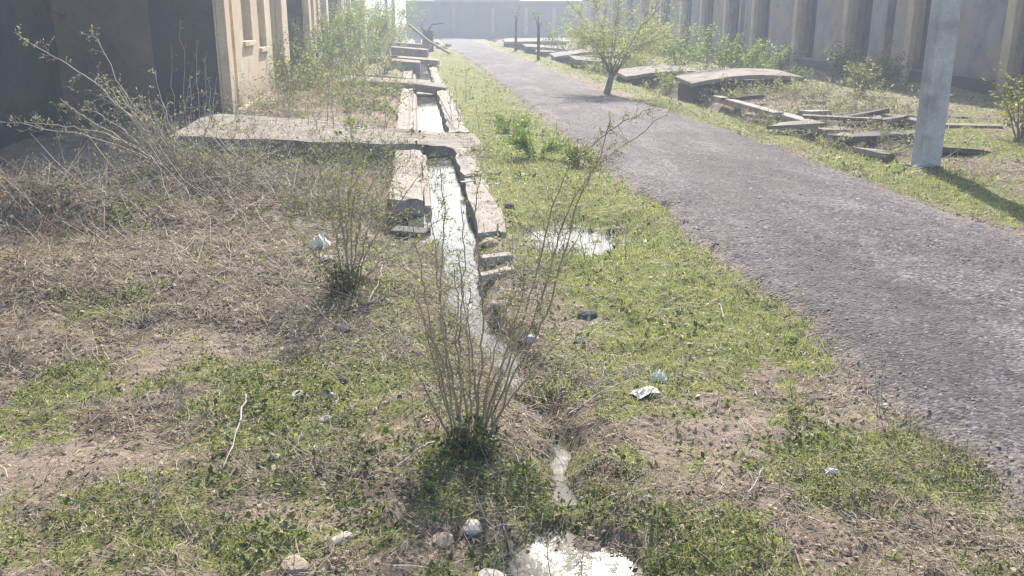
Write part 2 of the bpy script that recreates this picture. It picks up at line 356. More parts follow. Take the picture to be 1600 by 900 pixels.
def axis(dense0, dense1, step, far0, far1, k=1.12):
    a = list(np.arange(dense0, dense1, step)); s = step; v = a[-1]
    while v < far1: s *= k; v += s; a.append(v)
    s = step; v = dense0; pre = []
    while v > far0: s *= k; v -= s; pre.append(v)
    return np.array(pre[::-1] + a)
gx = axis(-3.2, 2.6, 0.022, -300, 300, 1.06)
ys = [1.3]
while ys[-1] < 75: ys.append(ys[-1] * 1.0062)
while ys[-1] < 320: ys.append(ys[-1] * 1.08)
gy = np.array(list(axis(1.0, 1.3, 0.1, -40, 1.25, 1.3)) + ys); gy = np.unique(gy)
def grid_mesh(name, X, Y, Z, m, cols=None, cname='cover', smooth=True):
    r, c = X.shape
    V = np.stack([X, Y, Z], -1).reshape(-1, 3)
    i = np.arange(r * c).reshape(r, c)
    Q = np.stack([i[:-1, :-1], i[:-1, 1:], i[1:, 1:], i[1:, :-1]], -1).reshape(-1, 4)
    o = tri_mesh(name, V, Q, m)
    if cols is not None:
        ca = o.data.color_attributes.new(cname, 'FLOAT_COLOR', 'POINT')
        c4 = np.ones((r * c, 4), np.float32); c4[:, :3] = cols.reshape(-1, 3); ca.data.foreach_set('color', c4.ravel())
    if smooth: o.data.polygons.foreach_set('use_smooth', np.ones(len(o.data.polygons), bool))
    return o
X, Y = np.meshgrid(gx, gy); Z = zfun(X, Y)
g_, l_, s_ = cover(X, Y)
wet = 1 - sst(-0.115, -0.035, Z)
wet = wet * (X > -0.5) * (X < 1.9) * (Y < 7.5)
tag(grid_mesh('ground', X, Y, Z, M['ground'], np.stack([g_, l_, wet], -1)), kind='structure')

# ------------------------------------------------------------------ road
ry_ = [-6.0, -3, -1]
v = 0.5
while v < 75: ry_.append(v); v += max(0.035, v * 0.0065)
ry_ = np.array(ry_); u = np.linspace(0, 1, 130)
L_, R_ = road_edges(ry_)
RX = L_[:, None] + (R_ - L_)[:, None] * u[None, :]; RY = np.repeat(ry_[:, None], 130, 1)
edge = np.minimum(RX - L_[:, None], R_[:, None] - RX)
RZ = 0.035 + 0.03 * (1 - (2 * u[None, :] - 1) ** 2) + 0.03 * (fbm(RX * 0.9, RY * 0.5, 3, 70) - 0.5) + 0.02 * (fbm(RX * 7, RY * 7, 4, 12) - 0.5)
RZ = RZ + 0.02 * (fbm(RX * 25, RY * 25, 2, 12) - 0.5) * (1 - sst(8, 14, RY)) - (1 - sst(0.0, 0.22, edge)) * 0.075 * (0.55 + 0.9 * fbm(RX * 5, RY * 5, 3, 3))
dust = np.exp(-(edge / .26) ** 2) * .7 + .35 * fbm(RX * 1.1, RY * .25, 4, 19) * sst(.45, .6, fbm(RX * .8, RY * .2, 3, 29)) 
patch = sst(.52, .66, fbm(RX * 1.3, RY * .45, 4, 88))
tag(grid_mesh('road', RX, RY, RZ, M['road'], np.stack([dust, patch, 0 * dust], -1)), kind='structure')

# ------------------------------------------------------------------ water sheets
def sheet(name, poly, z, m):
    me = bpy.data.meshes.new(name); me.from_pydata([(x, y, z) for x, y in poly], [], [tuple(range(len(poly)))])
    return tag(finish(name, me, m), kind='structure')
sheet('drain_water', [(-0.1, 6.9), (0.5, 6.9), (0.5, 69), (-0.1, 69)], WATER_Z, M['water'])
sheet('stream_water', [(0.15, 2.9), (0.85, 2.9), (0.85, 4.4), (0.6, 5.4), (0.55, 6.9), (0.0, 6.9), (-0.05, 5.2), (0.05, 4.2)], WATER_Z, M['water'])
sheet('verge_puddle_water', [(0.62, 5.7), (1.75, 5.7), (1.75, 7.5), (0.72, 7.5), (0.72, 6.8)], WATER_Z, M['water'])
sheet('near_puddle_water', [(0.0, 1.3), (0.95, 1.3), (0.95, 2.85), (0.0, 2.85)], WATER_Z, M['water'])

# ------------------------------------------------------------------ buildings
def rough_poly(x0, x1, y0, y1, n=5, j=0.03):
    p = []
    for (ax, ay), (bx, by) in (((x0, y0), (x1, y0)), ((x1, y0), (x1, y1)), ((x1, y1), (x0, y1)), ((x0, y1), (x0, y0))):
        for k in range(n):
            t = k / n; p.append((ax + (bx - ax) * t + rnd.uniform(-j, j), ay + (by - ay) * t + rnd.uniform(-j, j)))
    return p
FX, HB = -2.97, 5.8                       # face of the left row's projecting bays
def left_house(y0, y1, ynext, label, detail):
    h = empty('row_house', (FX - 1.2, y0, 0)); tag(h, label, 'house', 'houses of the left row')
    ln = y1 - y0
    # camera-facing end wall and back wall of the bay
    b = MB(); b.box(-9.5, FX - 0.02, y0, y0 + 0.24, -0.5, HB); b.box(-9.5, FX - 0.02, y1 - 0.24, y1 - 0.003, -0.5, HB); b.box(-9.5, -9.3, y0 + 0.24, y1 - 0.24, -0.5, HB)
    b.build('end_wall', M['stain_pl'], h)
    MB().box(FX - .95, FX - .03, y0 - .006, y0 - .001, -.5, HB - .1).build('grey_band', M['grey_pl'], h)  # thin dark grey strip over one side of the end wall
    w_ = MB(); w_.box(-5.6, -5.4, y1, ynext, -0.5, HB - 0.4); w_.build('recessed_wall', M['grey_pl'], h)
    # face toward the road: openings between piers
    s = [q * ln / 7.4 for q in (1.45, 2.3, 3.3, 4.05, 4.95, 5.7, 6.35)]
    f = MB(); xi, xo = FX - 0.24, FX
    def strip(a, c, z0, z1): f.box(xi, xo, y0 + a, y0 + c, z0, z1)
    strip(0.0, 0.85, -0.5, HB); f.box(xi, xo - 0.14, y0 + 0.853, y0 + s[0], -0.5, HB)
    strip(s[0], s[1], -0.5, HB)
    strip(s[1], s[2], -0.5, 1.18); strip(s[1], s[2], 2.9, HB)
    strip(s[2], s[3], -0.5, HB)
    strip(s[3], s[4], -0.5, 1.02); strip(s[3], s[4], 2.9, HB)
    strip(s[4], s[5], -0.5, HB); f.box(xi, xo - 0.15, y0 + s[5], y0 + s[6], -0.5, HB)
    strip(s[6], ln, -0.5, HB)
    f.build('front_wall', M['cream'], h)
    for a, c, sill in ((s[1], s[2], 1.18), (s[3], s[4], 1.02)):
        wn = MB(); wn.box(xi + 0.002, xi + 0.05, y0 + a + 0.003, y0 + c - 0.003, sill + 0.002, 2.898)
        ww = wn.build('window', M['brown_pl'] if a > s[2] else M['recess_blue'], h)
        sl = MB(); sl.box(xo - 0.12, xo + 0.05, y0 + a - 0.05, y0 + c + 0.05, sill - 0.07, sill + 0.012); sl.build('sill', M['cream'], ww, bevel=0.006)
    p = MB()
    for a, c in ((0.06, 0.42), (s[6] + 0.1, ln - 0.04)):
        q = MB(); q.box(FX + 0.002, FX + 0.14, y0 + a, y0 + c, -0.5, HB - 0.1); q.build('pilaster', M['cream'], h, bevel=0.01)
    k = MB(); k.prism([(FX + 0.003, y0 + 0.5), (FX + 0.30, y0 + 0.5), (FX + 0.30, y1), (FX + 0.003, y1)], -0.3, 0.14, [(FX + 0.003, y0 + 0.5), (FX + 0.06, y0 + 0.5), (FX + 0.06, y1), (FX + 0.003, y1)])
    k.build('plinth', M['cream'], h)
    r = MB(); r.box(-9.7, FX + 0.35, y0 - 0.15, y1 + 0.1, HB + 0.003, HB + 0.17); r.build('roof', M['slab'], h)
LH = [(14.6, 21.75, 26.1, 'nearest block of the left row, grey end wall and sunlit cream front'),
      (26.1, 32.2, 38.0, 'second block of the left row, thin sunlit cream stripes above green bushes'),
      (38.0, 44.0, 49.8, 'third block of the left row, half hidden by tall bushes'),
      (49.8, 55.6, 61.0, 'last and smallest block of the left row, just left of the bright sky gap')]
for q in LH: left_house(*q, True)
# wall that runs from the nearest block toward the camera, in its shade
h = empty('yard_wall', (-5.5, 9, 0)); tag(h, 'dark shaded wall at the far left edge, running out of the picture', 'wall')
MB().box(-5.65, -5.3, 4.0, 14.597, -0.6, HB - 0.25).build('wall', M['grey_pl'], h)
MB().box(-5.75, -5.2, 3.9, 14.59, HB - 0.247, HB - 0.13).build('coping', M['slab'], h)

# right row: long facade with pilasters beside tall recesses
def right_block(y0, y1, doors, label):
    h = empty('row_house', (12.5, y0, 0)); tag(h, label, 'house', 'houses of the right row')
    fx = 11.8; f = MB(); cur = y0
    dz0, dz1, dw = 0.42, 2.75, 1.05
    for d in doors:
        f.box(fx, fx + 0.5, cur, d, -0.4, HB); f.box(fx, fx + 0.5, d, d + dw, -0.4, dz0); f.box(fx, fx + 0.5, d, d + dw, dz1, HB); cur = d + dw
    f.box(fx, fx + 0.5, cur, y1, -0.4, HB)
    f.box(fx + 0.503, fx + 7, y0, y0 + 0.25, -0.4, HB); f.box(fx + 0.503, fx + 7, y1 - 0.25, y1, -0.4, HB)
    f.build('front_wall', M['lilac'], h)
    for d in doors:
        e = MB(); e.box(fx + 0.2, fx + 0.26, d + 0.003, d + dw - 0.003, dz0 + 0.002, dz1 - 0.002)
        dd = e.build('door', M['recess_blue'], h)  # dark panel colour carries the shade inside the recess
        e = MB(); e.box(fx + 0.12, fx + 0.16, d + dw * 0.62, d + dw - 0.01, dz0 + 0.01, dz1 - 0.01); e.build('shutter', M['brown_pl'], dd)
        p = MB(); p.box(fx - 0.14, fx - 0.002, d + dw + 0.05, d + dw + 0.33, -0.4, HB - 0.1); p.build('pilaster', M['pil'], h, bevel=0.01)
    MB().box(fx - 0.06, fx - 0.003, y0, y1, -0.4, 0.36).build('plinth', M['grey_pl'], h)
    MB().box(fx - 0.5, fx + 7.2, y0 - 0.1, y1 + 0.1, HB + 0.003, HB + 0.17).build('roof', M['slab'], h)
right_block(6.0, 22.3, [9.4, 12.9, 16.3, 20.1], 'nearest block of the right row, behind the pale concrete pole')
right_block(22.7, 33.0, [23.5, 26.9, 30.6], 'second block of the right row, stained lilac front above the big raised slab')
right_block(33.4, 46.0, [33.6, 36.6, 39.6, 43.0], 'third block of the right row, pale strips behind the yellow green bushes')
right_block(46.4, 66.0, [47.0, 50.5, 54.0, 57.5, 61.0], 'farthest block of the right row, behind the feathery young tree')

# far end of the street
h = empty('boundary_wall', (6, 74, 0)); tag(h, 'long blue grey wall closing off the far end of the road', 'wall')
MB().box(-0.6, 24, 74, 74.25, -0.5, 2.72).build('wall', M['far'], h)
MB().box(-0.66, 24, 73.94, 74.31, 2.723, 2.85).build('coping', M['lilac'], h)
for px in (638, 709, 770, 822, 865, 935):
    xx = at(px, 40, 73.9).x
    MB().box(xx - 0.14, xx + 0.14, 73.86, 73.997, -0.5, 2.3).build('pier', M['lilac'], h)
h = empty('distant_block', (5, 88, 0)); tag(h, 'flat fronted lilac building rising behind the far wall', 'building')
x0, x1 = at(682, 5, 88).x, at(812, 5, 88).x
MB().box(x0, x1, 88, 98, -0.5, 6.0).build('wall', M['far2'], h); MB().box(x0 - 0.3, x1 + 0.3, 87.7, 98.3, 6.003, 6.3).build('roof', M['slab'], h)
for px in (705, 740, 778):
    xx = at(px, 5, 88).x; MB().box(xx - 0.5, xx + 0.5, 87.9, 87.997, 3.4, 4.9).build('window', M['dark'], h)

# ------------------------------------------------------------------ drain masonry
def jag_slab(name, poly, z0, ztop, m, parent=None, bev=0.008):
    """poly in plan; ztop(x,y) gives the top height, z0 thickness"""
    n = len(poly); b = MB()
    b.v = [(x, y, ztop(x, y) - z0) for x, y in poly] + [(x, y, ztop(x, y)) for x, y in poly]
    b.f = [tuple(reversed(range(n))), tuple(range(n, 2 * n))] + [(i, (i + 1) % n, n + (i + 1) % n, n + i) for i in range(n)]
    return b.build(name, m, parent, bevel=bev)
h = empty('drain', (0.2, 10, 0)); tag(h, 'open concrete drain channel holding murky water, running down the left of the road', 'drain')
def kerb(name, x0, x1, y0, y1, top, m=None, thick=0.5):
    return jag_slab(name, rough_poly(x0, x1, y0, y1, max(6, int((y1 - y0) * 2.5)), 0.022), thick, lambda x, y: top + 0.02 * math.sin(y * 1.7) - 0.01 * math.sin(x * 30), m or M['concrete'], h)
kerb('kerb', 0.445, 0.68, 6.85, 9.3, 0.02); kerb('kerb', 0.45, 0.66, 9.36, 11.25, 0.045); kerb('kerb', 0.45, 0.72, 12.9, 20.55, 0.05); kerb('kerb', 0.44, 0.66, 21.3, 31, 0.04); kerb('kerb', 0.42, 0.62, 31.4, 68, 0.04)
kerb('kerb', -0.27, 0.05, 8.0, 11.25, 0.03); kerb('kerb', -0.31, -0.07, 13.0, 20.7, 0.09); kerb('kerb', -0.36, -0.10, 21.6, 29, 0.08); kerb('kerb', -0.4, -0.14, 33, 68, 0.06)
# battered inner face of the left side
for y0, y1 in ((8.05, 11.2), (13.1, 20.6), (21.8, 68)):
    xo = 0.048 if y0 < 12 else -0.072
    b = MB(); b.prism([(xo, y0), (0.17, y0), (0.17, y1), (xo, y1)], -0.45, -0.02, [(xo, y0), (xo + 0.05, y0), (xo + 0.05, y1), (xo, y1)]); b.build('channel_side', M['concrete'], h)
# slab bridges over the drain
GA = 'slabs bridging the left drain'
s = jag_slab('drain_slab', [(-3.0, 11.45), (-2.6, 11.5), (-2.3, 11.3), (-1.9, 11.42), (-1.5, 11.36), (-1.3, 11.24), (-0.8, 11.33), (-0.45, 11.2), (-0.2, 11.3), (-0.05, 11.36), (0.1, 11.66), (0.2, 11.55), (0.34, 11.58), (0.46, 11.3), (0.6, 11.2), (0.7, 11.28), (0.80, 11.2), (0.84, 12.0), (0.78, 12.85), (0.3, 13.0), (-0.5, 12.95), (-1.4, 13.6), (-2.4, 14.0), (-3.1, 14.2)],
             0.15, lambda x, y: 0.03 + 0.04 * max(0.0, 0.5 - x) + (0.05 if x < 0.05 else 0.0), M['slab'], bev=0.008)
tag(s, 'widest broken concrete slab, laid from the near house across the drain with a chipped front edge', 'slab', GA)
s = jag_slab('drain_slab', [(-1.7, 21.2), (-0.9, 21.05), (-0.1, 20.9), (0.35, 20.7), (0.66, 20.62), (0.70, 21.5), (0.2, 22.6), (-0.8, 23.0), (-1.7, 23.3)], 0.17,
             lambda x, y: 0.22 - 0.06 * max(0.0, x + 0.9) ** 1.6, M['slab'], bev=0.02)
tag(s, 'second slab over the drain, bowed with a long dark front edge', 'slab', GA)
for (y0, x0, x1, t, zt, lab) in ((28.2, -0.75, 0.15, 0.32, 0.30, 'thick short slab like a dark box behind the bowed slab'), (30.6, -0.55, 0.75, 0.15, 0.30, 'thin tilted slab beyond the thick short slab on the drain'),
                                 (36.5, -0.9, 0.5, 0.3, 0.42, 'small square dark slab raised over the drain near the bushes'), (44, -1.0, 0.8, 0.25, 0.4, 'farthest slab over the drain near the stump')):
    s = jag_slab('drain_slab', rough_poly(x0, x1, y0, y0 + 1.5, 3, 0.06), t, (lambda zt: lambda x, y: zt - 0.08 * x)(zt), M['slab'], bev=0.02); tag(s, lab, 'slab', GA)
# rubble at the broken drain end
def rock(name, px, py, size, m, label, cat='stone', grp='loose stones on the ground', flat=0.5, xy=None, dz=0.0):
    x, y = xy or gp(px, py, -0.02)
    b = []; import bmesh
    bm = bmesh.new(); bmesh.ops.create_icosphere(bm, subdivisions=2, radius=1.0)
    r2 = random.Random(hash((px, py)) & 0xffff); off = Vector((r2.uniform(0, 50), r2.uniform(0, 50), 0))
    planes = [(Vector((r2.gauss(0, 1), r2.gauss(0, 1), r2.gauss(0, 1))).normalized(), r2.uniform(0.55, 0.85)) for _ in range(7)]
    for v in bm.verts:
        for nrm, d in planes:
            e = v.co.dot(nrm) - d
            if e > 0: v.co -= nrm * e
        v.co *= 1 + r2.uniform(-0.05, 0.05)
    a = r2.uniform(0, 6.28); sx = size * r2.uniform(0.9, 1.2); sy = size * r2.uniform(0.65, 0.95)
    rm = Matrix.Rotation(a, 4, 'Z')
    for v in bm.verts: v.co = rm @ Vector((v.co.x * sx, v.co.y * sy, v.co.z * size * flat))
    me = bpy.data.meshes.new(name); bm.to_mesh(me); bm.free()
    o = finish(name, me, m); o.location = (x, y, float(zfun(x, y)) + size * flat * 0.12 + dz)
    return tag(o, label, cat, grp)
def block(name, c, size, rot, m, label, cat, grp=None, bev=0.01):
    sx, sy, sz = (q / 2 for q in size); b = MB()
    j = lambda: rnd.uniform(0.86, 1.05)
    b.hexa([(-sx * j(), -sy * j(), -sz), (sx * j(), -sy * j(), -sz), (sx * j(), sy * j(), -sz), (-sx * j(), sy * j(), -sz), (-sx * j(), -sy * j(), sz), (sx * j(), -sy * j(), sz * j()), (sx * j(), sy * j(), sz), (-sx * j(), sy * j(), sz * j())])
    o = b.build(name, m, bevel=bev); o.location = c; o.rotation_euler = rot; return tag(o, label, cat, grp)
for (px, py, sx, sy, sz, rz, m, lab) in ((775, 412, .22, .13, .07, .15, 'concrete', 'flat broken kerb piece beside the water, nearest the drain end'),
                                         (778, 436, .26, .08, .05, .3, 'stone', 'pale narrow kerb piece lying beside the water'),
                                         (640, 352, .30, .2, .06, -.3, 'darkstone', 'dark broken slab piece lying in the pit under the left kerb'),
                                         (735, 290, .2, .09, .04, .2, 'concrete', 'thin piece fallen across the drain water')):
    x, y = gp(px, py, -0.03); zz = max(float(zfun(x, y)) + sz * 0.3, -0.09)
    block('broken_kerb_piece', (x, y, zz), (sx, sy, sz), (rnd.uniform(-.15, .15), rnd.uniform(-.15, .15), rz), M[m], lab, 'rubble', 'broken kerb pieces')

# ------------------------------------------------------------------ right-hand slabs, beams, rubble
GB = 'raised slabs along the right drain'
def rslab(x0, x1, y0, y1, zl, zr, arch, t, lab):
    xs = np.linspace(x0, x1, 9)
    fr = [(x, y0 + rnd.uniform(-.05, .05)) for x in xs]; bk = [(x, y1 + rnd.uniform(-.08, .08)) for x in xs[::-1]]
    f = lambda x, y: zl + (zr - zl) * (x - x0) / (x1 - x0) + arch * math.sin(math.pi * min(1, max(0, (x - x0) / (x1 - x0)))) + 0.05 * (y - y0)
    s = empty('raised_slab', ((x0 + x1) / 2, y0, 0)); tag(s, lab, 'slab', GB)
    jag_slab('slab_top', fr + bk, t, f, M['slab'], s, 0.015)
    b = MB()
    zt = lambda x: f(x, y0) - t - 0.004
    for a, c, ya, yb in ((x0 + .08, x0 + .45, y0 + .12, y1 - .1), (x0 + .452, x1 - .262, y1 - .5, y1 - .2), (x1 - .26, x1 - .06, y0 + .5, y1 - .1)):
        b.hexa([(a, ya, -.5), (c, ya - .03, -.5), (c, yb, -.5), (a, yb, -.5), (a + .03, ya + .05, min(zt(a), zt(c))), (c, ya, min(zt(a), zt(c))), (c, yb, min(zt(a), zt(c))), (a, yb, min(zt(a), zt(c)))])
    b.build('hollow_shade_wall', M['grey_pl'], s); return s  # dark material paints the shade of the hollow onto these walls
rslab(5.76, 8.2, 19.0, 20.4, 0.27, 0.38, 0.10, 0.09, 'largest raised slab on the right, pale arched top over a dark hollow')
rslab(5.35, 7.3, 23.4, 25.0, 0.14, 0.26, 0.05, 0.09, 'raised slab right of the feathery tree trunk, tilted to the road')
rslab(5.1, 7.0, 29.5, 31.0, 0.30, 0.08, 0.03, 0.12, 'raised slab just left of the feathery tree trunk')
rslab(5.3, 8.2, 35.5, 37.0, 0.14, 0.34, 0.08, 0.1, 'raised slab with a dark opening, third beyond the feathery tree')
rslab(5.1, 7.4, 43, 44.6, 0.30, 0.1, 0.04, 0.12, 'fourth raised slab beyond the feathery tree')
rslab(5.0, 8.6, 52, 54, 0.28, 0.3, 0.02, 0.1, 'farthest raised slab, near the far wall')
def beam(name, p0, p1, wd, ht, m, lab, cat, grp=None):
    p0 = Vector(p0); p1 = Vector(p1); d = p1 - p0; o = block(name, (p0 + p1) / 2, (d.length, wd, ht), (0, 0, 0), m, lab, cat, grp, 0.012)
    o.rotation_euler = d.to_track_quat('X', 'Z').to_euler(); return o
def on(px, py, dz=0.0, z=0.0):
    x, y = gp(px, py, z); return (x, y, z + dz)
GC = 'fallen beams and planks on the right verge'
beam('concrete_beam', on(1118, 152, -0.01, .05), on(1218, 180, -0.01, .05), .2, .12, M['concrete'], 'long pale kerb beam below the largest raised slab', 'beam', GC)
beam('concrete_beam', on(1215, 178, -0.02, .03), on(1300, 200, -0.04, .03), .22, .12, M['concrete'], 'second kerb beam, sloping on toward the rubble', 'beam', GC)
beam('plank', on(1250, 192, 0.10, .05), on(1380, 196, 0.08, .05), .22, .05, M['wood'], 'thin plank lying across the rubble heap', 'plank', GC)
beam('plank', on(1455, 203, 0.05, .05), on(1565, 206, 0.06, .05), .3, .08, M['wood'], 'long dark edged plank right of the pole', 'plank', GC)
beam('plank', on(1480, 187, 0.05, .05), on(1505, 192, 0.05, .05), .25, .07, M['darkbark'], 'short dark plank behind the pole', 'plank', GC)
beam('plank', on(1260, 163, 0.05, .05), on(1285, 165, 0.05, .05), .25, .06, M['darkbark'], 'short dark plank right of the largest raised slab', 'plank', GC)
beam('concrete_beam', on(1262, 178, 0.02, .05), on(1285, 182, 0.04, .05), .4, .1, M['concrete'], 'small flat kerb piece between beam and plank', 'beam', GC)
GD = 'rubble heap pieces on the right'
spots = [(1330, 205, 'left end of the heap'), (1365, 212, 'in front of the heap'), (1385, 200, 'top of the heap'), (1405, 215, 'right part of the heap'), (1420, 200, 'against the pole'), (1350, 192, 'back of the heap'), (1300, 215, 'outer left of the heap'), (1430, 215, 'at the pole foot side'), (1235, 205, 'alone near the road edge'), (1487, 235, 'dark lump right of the pole foot'), (1310, 200, 'upper left of the heap'), (1345, 218, 'front left of the heap'), (1398, 192, 'behind the heap top'), (1275, 195, 'between beam and heap'), (1375, 222, 'lowest, toward the road'), (1440, 195, 'behind the pole'), (1200, 172, 'beside the long beam'), (1160, 158, 'under the long beam end')]
for i, (px, py, wh) in enumerate(spots):
    x, y = gp(px, py, 0.05)
    q = [(math.cos(t) * rnd.uniform(.25, .55), math.sin(t) * rnd.uniform(.10, .24)) for t in sorted(rnd.uniform(0, 6.28) for _ in range(8))]
    o = jag_slab('rubble_piece', q, rnd.uniform(.045, .08), lambda x, y: .015 * math.sin(9 * x + 5 * y), M['darkstone'] if i % 2 else M['slab'], None, .006)
    o.location = (x, y, float(zfun(x, y)) + .06 + .05 * (i % 3)); o.rotation_euler = (rnd.uniform(-.16, .16), rnd.uniform(-.14, .14), rnd.uniform(-.7, .5)); tag(o, ('dark' if i % 2 else 'grey') + ' broken slab piece, ' + wh, 'rubble', GD)

# ------------------------------------------------------------------ pole
px_, py_ = 5.55, 9.45
h = empty('utility_pole', (px_, py_, 0)); tag(h, 'pale grey square concrete utility pole standing on the right verge', 'pole')
def rect(s, t): return [(px_ - s, py_ - t), (px_ + s, py_ - t), (px_ + s, py_ + t), (px_ - s, py_ + t)]
MB().prism(rect(.122, .10), -0.5, 8.0, rect(.10, .085)).build('shaft', M['pole'], h, bevel=0.012)
MB().prism(rect(.16, .14), -0.5, 0.035, rect(.145, .125)).build('footing', M['darkstone'], h, bevel=0.01)

# ------------------------------------------------------------------ plant builders
def jitter(v, a): return v + Vector((rnd.uniform(-a, a), rnd.uniform(-a, a), rnd.uniform(-a, a)))
def poly(pts, sub=4, a=0.012):
    pts = [Vector(p) for p in pts]; out = [pts[0]]
    for p, q in zip(pts[:-1], pts[1:]):
        L = (q - p).length
        for k in range(1, sub + 1):
            out.append(jitter(p.lerp(q, k / sub), a * L if k < sub else 0))
    return out
class Leaves:
    def __init__(s): s.v = []; s.t = []; s.c = []
    def leaf(s, p, d, size, c, wid=0.45):
        d = d.normalized(); a = d.cross(Vector((rnd.gauss(0, 1), rnd.gauss(0, 1), rnd.gauss(0, 1))))
        if a.length < 1e-3: return
        a.normalize(); b = len(s.v)
        s.v += [tuple(p), tuple(p + d * size * .5 + a * size * wid * .5), tuple(p + d * size), tuple(p + d * size * .5 - a * size * wid * .5)]
        s.t += [(b, b + 1, b + 2), (b, b + 2, b + 3)]
        k = rnd.uniform(0.7, 1.3); s.c += [(c[0] * k, c[1] * k, c[2] * k)] * 4
    def build(s, name, m, parent):
        if s.v: return tri_mesh(name, s.v, s.t, m, s.c, parent)
def rdir(d, ang):
    a = d.cross(Vector((rnd.gauss(0, 1), rnd.gauss(0, 1), rnd.gauss(0, 1)))).normalized()
    return (d.normalized() * math.cos(ang) + a * math.sin(ang)).normalized()
def twig(mb, lv, p, d, L, r, depth, leafn, leafs, lc, sides=3, rise=0.0):
    n = 4; pts = [p]; dd = d.copy()
    for i in range(n):
        dd = (dd + Vector((rnd.gauss(0, .16), rnd.gauss(0, .16), rnd.gauss(0, .16) + rise))).normalized(); pts.append(pts[-1] + dd * (L / n))
    mb.tube(pts, r, r * 0.35, sides)
    for i in range(leafn):
        t = rnd.uniform(0.15, 1) * n; k = min(int(t), n - 1); q = pts[k].lerp(pts[k + 1], t - k)
        lv.leaf(q, rdir(dd, rnd.uniform(.5, 1.3)), leafs * rnd.uniform(.6, 1.4), lc)
    if depth > 0:
        for i in range(rnd.randint(2, 4)):
            k = rnd.randint(1, n - 1); twig(mb, lv, pts[k], rdir(dd, rnd.uniform(.5, 1.0)), L * rnd.uniform(.35, .6), r * .55, depth - 1, leafn, leafs, lc, sides, rise)
def stems(mb, lv, lines, r0, r1, side_every=0.09, side_len=0.25, leafn=2, leafs=0.012, lc=(.10, .13, .04), depth=1, from_t=0.15):
    for pts in lines:
        pl = poly(pts, 5, 0.035); mb.tube(pl, r0, r1, 5)
        L = sum((b - a).length for a, b in zip(pl[:-1], pl[1:])); n = int(L / side_every)
        for i in range(n):
            t = from_t + (1 - from_t) * rnd.random(); k = min(int(t * (len(pl) - 1)), len(pl) - 2)
            p = pl[k].lerp(pl[k + 1], rnd.random()); d = (pl[k + 1] - pl[k]).normalized()
            twig(mb, lv, p, rdir(d, rnd.uniform(.6, 1.2)), side_len * rnd.uniform(.35, 1.3) * (1.15 - t), max(r1 * 0.75, 0.0011), depth, leafn, leafs, lc)
def shrub(name, base, lines, label, cat, m, r0, r1, grp=None, **k):
    h = empty(name, base); tag(h, label, cat, grp)
    mb = MB(); lv = Leaves(); stems(mb, lv, lines, r0, r1, **k)
    mb.build('stems', m, h, smooth=True); lv.build('leaves', M['leaf'], h); return h
def L3(y0, *pp):                           # stem through spots of the photo, drifting in depth
    return [at(px, py, y0 + dy) for px, py, dy in pp]

bx, by = gp(735, 690); bz = float(zfun(bx, by))
def gb(px, dy=0.0): p = at(px, 690, by + dy); p.z = bz - 0.02; return p
main = [[gb(730)] + L3(by, (724, 610, 0), (712, 540, .05), (716, 470, .1), (708, 410, .1)), [gb(742)] + L3(by, (744, 620, -.05), (738, 560, -.1), (730, 500, -.1), (735, 450, -.1)), [gb(750)] + L3(by, (770, 620, -.05), (795, 540, -.1), (815, 470, -.1), (822, 400, -.1)), [gb(718)] + L3(by, (695, 630, .05), (676, 560, .1), (662, 500, .1), (645, 470, .1)), [gb(753)] + L3(by, (785, 640, 0), (815, 600, 0), (850, 560, .05), (885, 520, .1)), [gb(724)] + L3(by, (718, 580, .1), (720, 500, .15), (726, 400, .2), (720, 320, .25)), [gb(712)] + L3(by, (690, 590, .02), (668, 480, .05), (655, 400, .1), (640, 330, .1)),
        [gb(715)] + L3(by, (703, 600, 0), (688, 500, .02), (690, 420, .05), (695, 340, .08), (688, 262, .1)),
        [gb(722, .03)] + L3(by, (700, 560, .1), (682, 440, .2), (672, 330, .3)),
        [gb(740)] + L3(by, (750, 590, 0), (756, 500, .02), (748, 420, .05), (742, 330, .1), (752, 270, .1)),
        [gb(745, .02)] + L3(by, (762, 600, .05), (784, 510, .1), (800, 460, .12)),
        [gb(752)] + L3(by, (785, 590, .05), (812, 520, .1), (832, 450, .15), (850, 380, .2), (868, 310, .25), (890, 255, .3), (935, 218, .35), (975, 188, .4), (1028, 165, .45)),
        [gb(757, -.03)] + L3(by, (796, 580, 0), (830, 510, .02), (855, 440, .05), (872, 370, .1), (892, 320, .15), (925, 265, .2), (962, 235, .25), (1040, 180, .3)),
        [gb(757, -.05)] + L3(by, (800, 590, -.05), (835, 530, -.08), (862, 470, -.1), (880, 400, -.1), (905, 310, -.1), (940, 240, -.1), (953, 185, -.1)),
        [gb(728, -.04)] + L3(by, (712, 620, -.1), (690, 560, -.15), (664, 505, -.2), (640, 440, -.25)),
        [gb(735, .04)] + L3(by, (735, 600, .15), (728, 520, .25), (722, 440, .3), (712, 390, .35)),
        [gb(748, .05)] + L3(by, (772, 590, .15), (790, 560, .2), (832, 500, .3), (850, 470, .3)),
        [gb(708)] + L3(by, (680, 640, -.05), (655, 590, -.05), (640, 560, -.1))]
k = dict(side_every=.03, side_len=.23, leafn=2, leafs=.010, lc=(.17, .18, .07), depth=1)
shrub('thorn_shrub', (bx, by, bz), main, 'tallest bare thorny shrub, many upright brown stems in the middle foreground', 'shrub', M['redbark'], .0052, .0016, 'bare thorny shrubs', **k)
